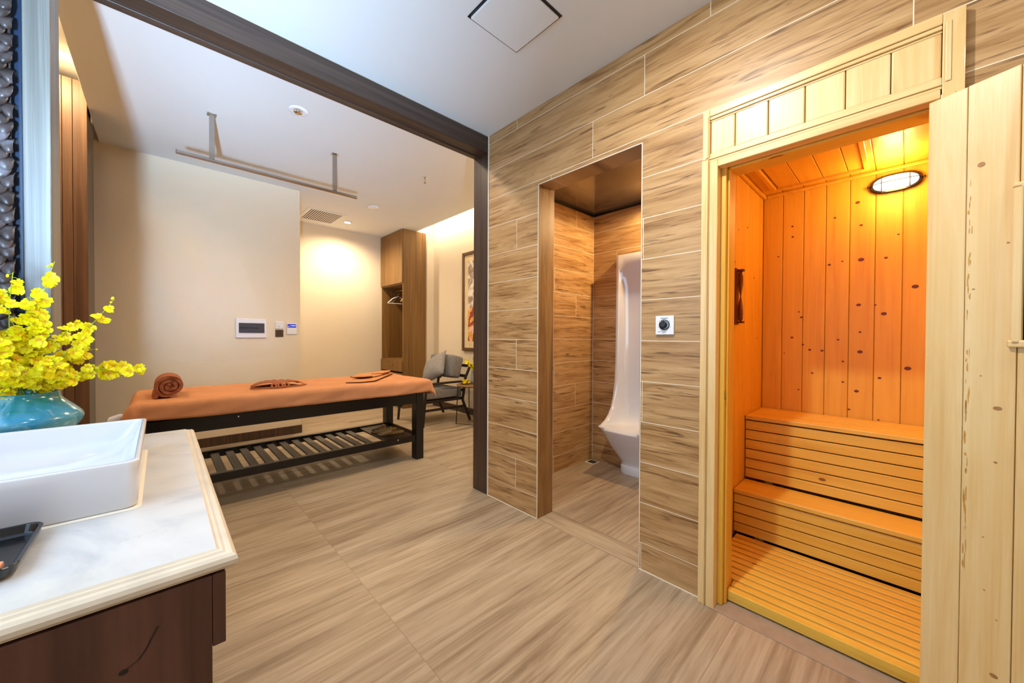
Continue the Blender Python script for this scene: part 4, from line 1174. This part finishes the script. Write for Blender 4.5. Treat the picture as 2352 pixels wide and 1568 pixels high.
# resin streaks and knots seen on the boards
b = B()
rr = random.Random(3)
def blob(x, z, rx, rz, n=14, jag=.0):
    ring = []
    for k in range(n):
        a = 2 * PI * k / n; q = 1 + jag * rr.uniform(-1, 1)
        ring.append(b.verts.new((x + rx * q * math.cos(a), .0021, z + rz * q * math.sin(a))))
    b.faces.new(ring)
for x, z, rx, rz in ((.112, 1.665, .0075, .007), (.150, .972, .0085, .0055), (.163, 1.43, .003, .0025), (.101, 1.31, .003, .0018), (.148, .82, .004, .003), (.128, .60, .0025, .0018), (.132, .45, .0025, .002), (.155, .38, .0025, .002), (.118, 1.06, .002, .002), (.152, .22, .008, .006)): blob(x, z, rx, rz)
obj('knot', b, plain('door_knot', srgb(170, 118, 62), .5), dl)
b = B()
for i in range(46):
    z = .42 + 1.25 * rr.random() ** .9
    blob(.0885 + abs(rr.gauss(0, .0035)), z, rr.uniform(.0006, .0022), rr.uniform(.004, .022), 8, .4)
obj('resin_streak', b, plain('resin', srgb(206, 150, 66), .4), dl)
dl.location = (1.758, -.045, .035)
ang = math.atan2(-.911, -.412)
dl.rotation_euler = (0, 0, ang)
# +y of the leaf must face the camera side
if (Matrix.Rotation(ang, 3, 'Z') @ Vector((0, 1, 0))).dot(Vector((-1, .3, 0))) < 0: dl.scale = (1, -1, 1)

# ------------------------------------------------------------------ lights
def area(name, loc, target, size, power, col, sizey=None, spread=None):
    l = bpy.data.lights.new(name, 'AREA'); l.energy = power; l.color = col; l.size = size
    if sizey: l.shape = 'RECTANGLE'; l.size_y = sizey
    if spread: l.spread = math.radians(spread)
    o = bpy.data.objects.new(name, l); C.objects.link(o); o.location = loc
    o.rotation_euler = (Vector(target) - Vector(loc)).to_track_quat('-Z', 'Y').to_euler()
    return o
def spot(name, loc, target, power, col, ang=110, blend=.6, rad=.04):
    l = bpy.data.lights.new(name, 'SPOT'); l.energy = power; l.color = col; l.spot_size = math.radians(ang); l.spot_blend = blend; l.shadow_soft_size = rad
    o = bpy.data.objects.new(name, l); C.objects.link(o); o.location = loc
    o.rotation_euler = (Vector(target) - Vector(loc)).to_track_quat('-Z', 'Y').to_euler()
    return o
def point(name, loc, power, col, rad=.05):
    l = bpy.data.lights.new(name, 'POINT'); l.energy = power; l.color = col; l.shadow_soft_size = rad
    o = bpy.data.objects.new(name, l); C.objects.link(o); o.location = loc; return o

WARM = (1, .81, .57); NEUT = (1, .95, .87); BLUE = (.46, .70, 1)
# daylight through the left window and two added rear slots
area('daylight_rear', (-.495, -1.34, .36), (.25, 3, 2.75), .15, 52, BLUE, .28, spread=50)
area('daylight_rear_high', (-.495, -1.34, 2.0), (.4, 5.17, 1.6), .15, 2.8, BLUE, .28, spread=20)
area('daylight_left', (-.74, 1.0, 1.63), (1.0, 1.2, 1.75), 1.65, 21, BLUE, 1.2)
# wet room downlights
spot('wet_room_downlight', (.76, .65, ZC - .02), (2.0, .45, 0), 88, NEUT, 150, 1, .03)
spot('wet_room_downlight', (.95, -1.1, ZC - .02), (1.3, -.6, 0), 30, NEUT, 165, .6, .05)
# far room
spot('far_room_light', (2.138, 6.037, ZF - .04), (2.138, 6.1, 0), 120, WARM, 165, .9, .05)
spot('far_room_light', (1.0, 2.75, ZF - .04), (1.0, 2.75, 0), 42, WARM, 165, .7, .05)  # added fill, hidden from view by the beam
spot('far_room_light', (2.5, 2.9, ZF - .04), (2.5, 3.2, 0), 75, WARM, 165, .7, .05)  # another added fill, out of view, without a fitting
area('cove_light', (3.21, 4.2, 3.13), (3.49, 4.2, 2.98), 3.4, 22, WARM, .05)
area('alcove_cove_light', (-.455, 3.4, 3.12), (-.80, 3.5, 3.24), 1.9, 38, (1, .72, .38), .05)
area('alcove_light', (-.62, 4.15, 3.22), (-.6, 4.45, 2.7), .2, 14, (1, .72, .38), .2)
# niche and sauna lamps
spot('niche_downlight', (2.96, 1.22, 2.38), (2.80, 1.45, 0), 62, (1, .68, .32), 168, .3, .035)
point('sauna_lamp_bulb', (SXB - .20, .045, 2.06), 6.5, (1, .56, .16), .06)
point('sauna_fill_light', (2.40, -.55, 1.55), 8.5, (1, .50, .04), .12)  # unseen lamp added to even out the orange in the cabin

w = bpy.data.worlds.new('World'); S.world = w; w.use_nodes = True
w.node_tree.nodes['Background'].inputs[0].default_value = (.62, .78, 1, 1); w.node_tree.nodes['Background'].inputs[1].default_value = 1.0

# ------------------------------------------------------------------ camera
yaw, pitch, roll = math.radians(46.594), math.radians(.654), math.radians(-.234)
Xd = (math.sin(yaw), 0, math.cos(yaw)); Yd = (-math.cos(yaw), 0, math.sin(yaw)); Zd = (0, 1, 0)
Mx = Matrix(((Xd[0], Yd[0], Zd[0]), (Xd[1], Yd[1], Zd[1]), (Xd[2], Yd[2], Zd[2])))
c_, s_ = math.cos(pitch), math.sin(pitch); P = Matrix(((1, 0, 0), (0, c_, s_), (0, -s_, c_)))
c_, s_ = math.cos(roll), math.sin(roll); Q = Matrix(((c_, -s_, 0), (s_, c_, 0), (0, 0, 1)))
R = Q @ P @ Mx
cam = bpy.data.cameras.new('camera'); co = bpy.data.objects.new('camera', cam); C.objects.link(co)
mw = Matrix((R[0], R[1], -R[2])).transposed().to_4x4(); mw.translation = (0, 0, 1.2)
co.matrix_world = mw
cam.sensor_width = 36; cam.lens = 36 * 852.25 / 2352; cam.clip_start = .02
S.camera = co
S.view_settings.view_transform = 'Standard'; S.view_settings.look = 'None'
S.view_settings.exposure = .30; S.view_settings.gamma = 1; S.view_settings.use_curve_mapping = False
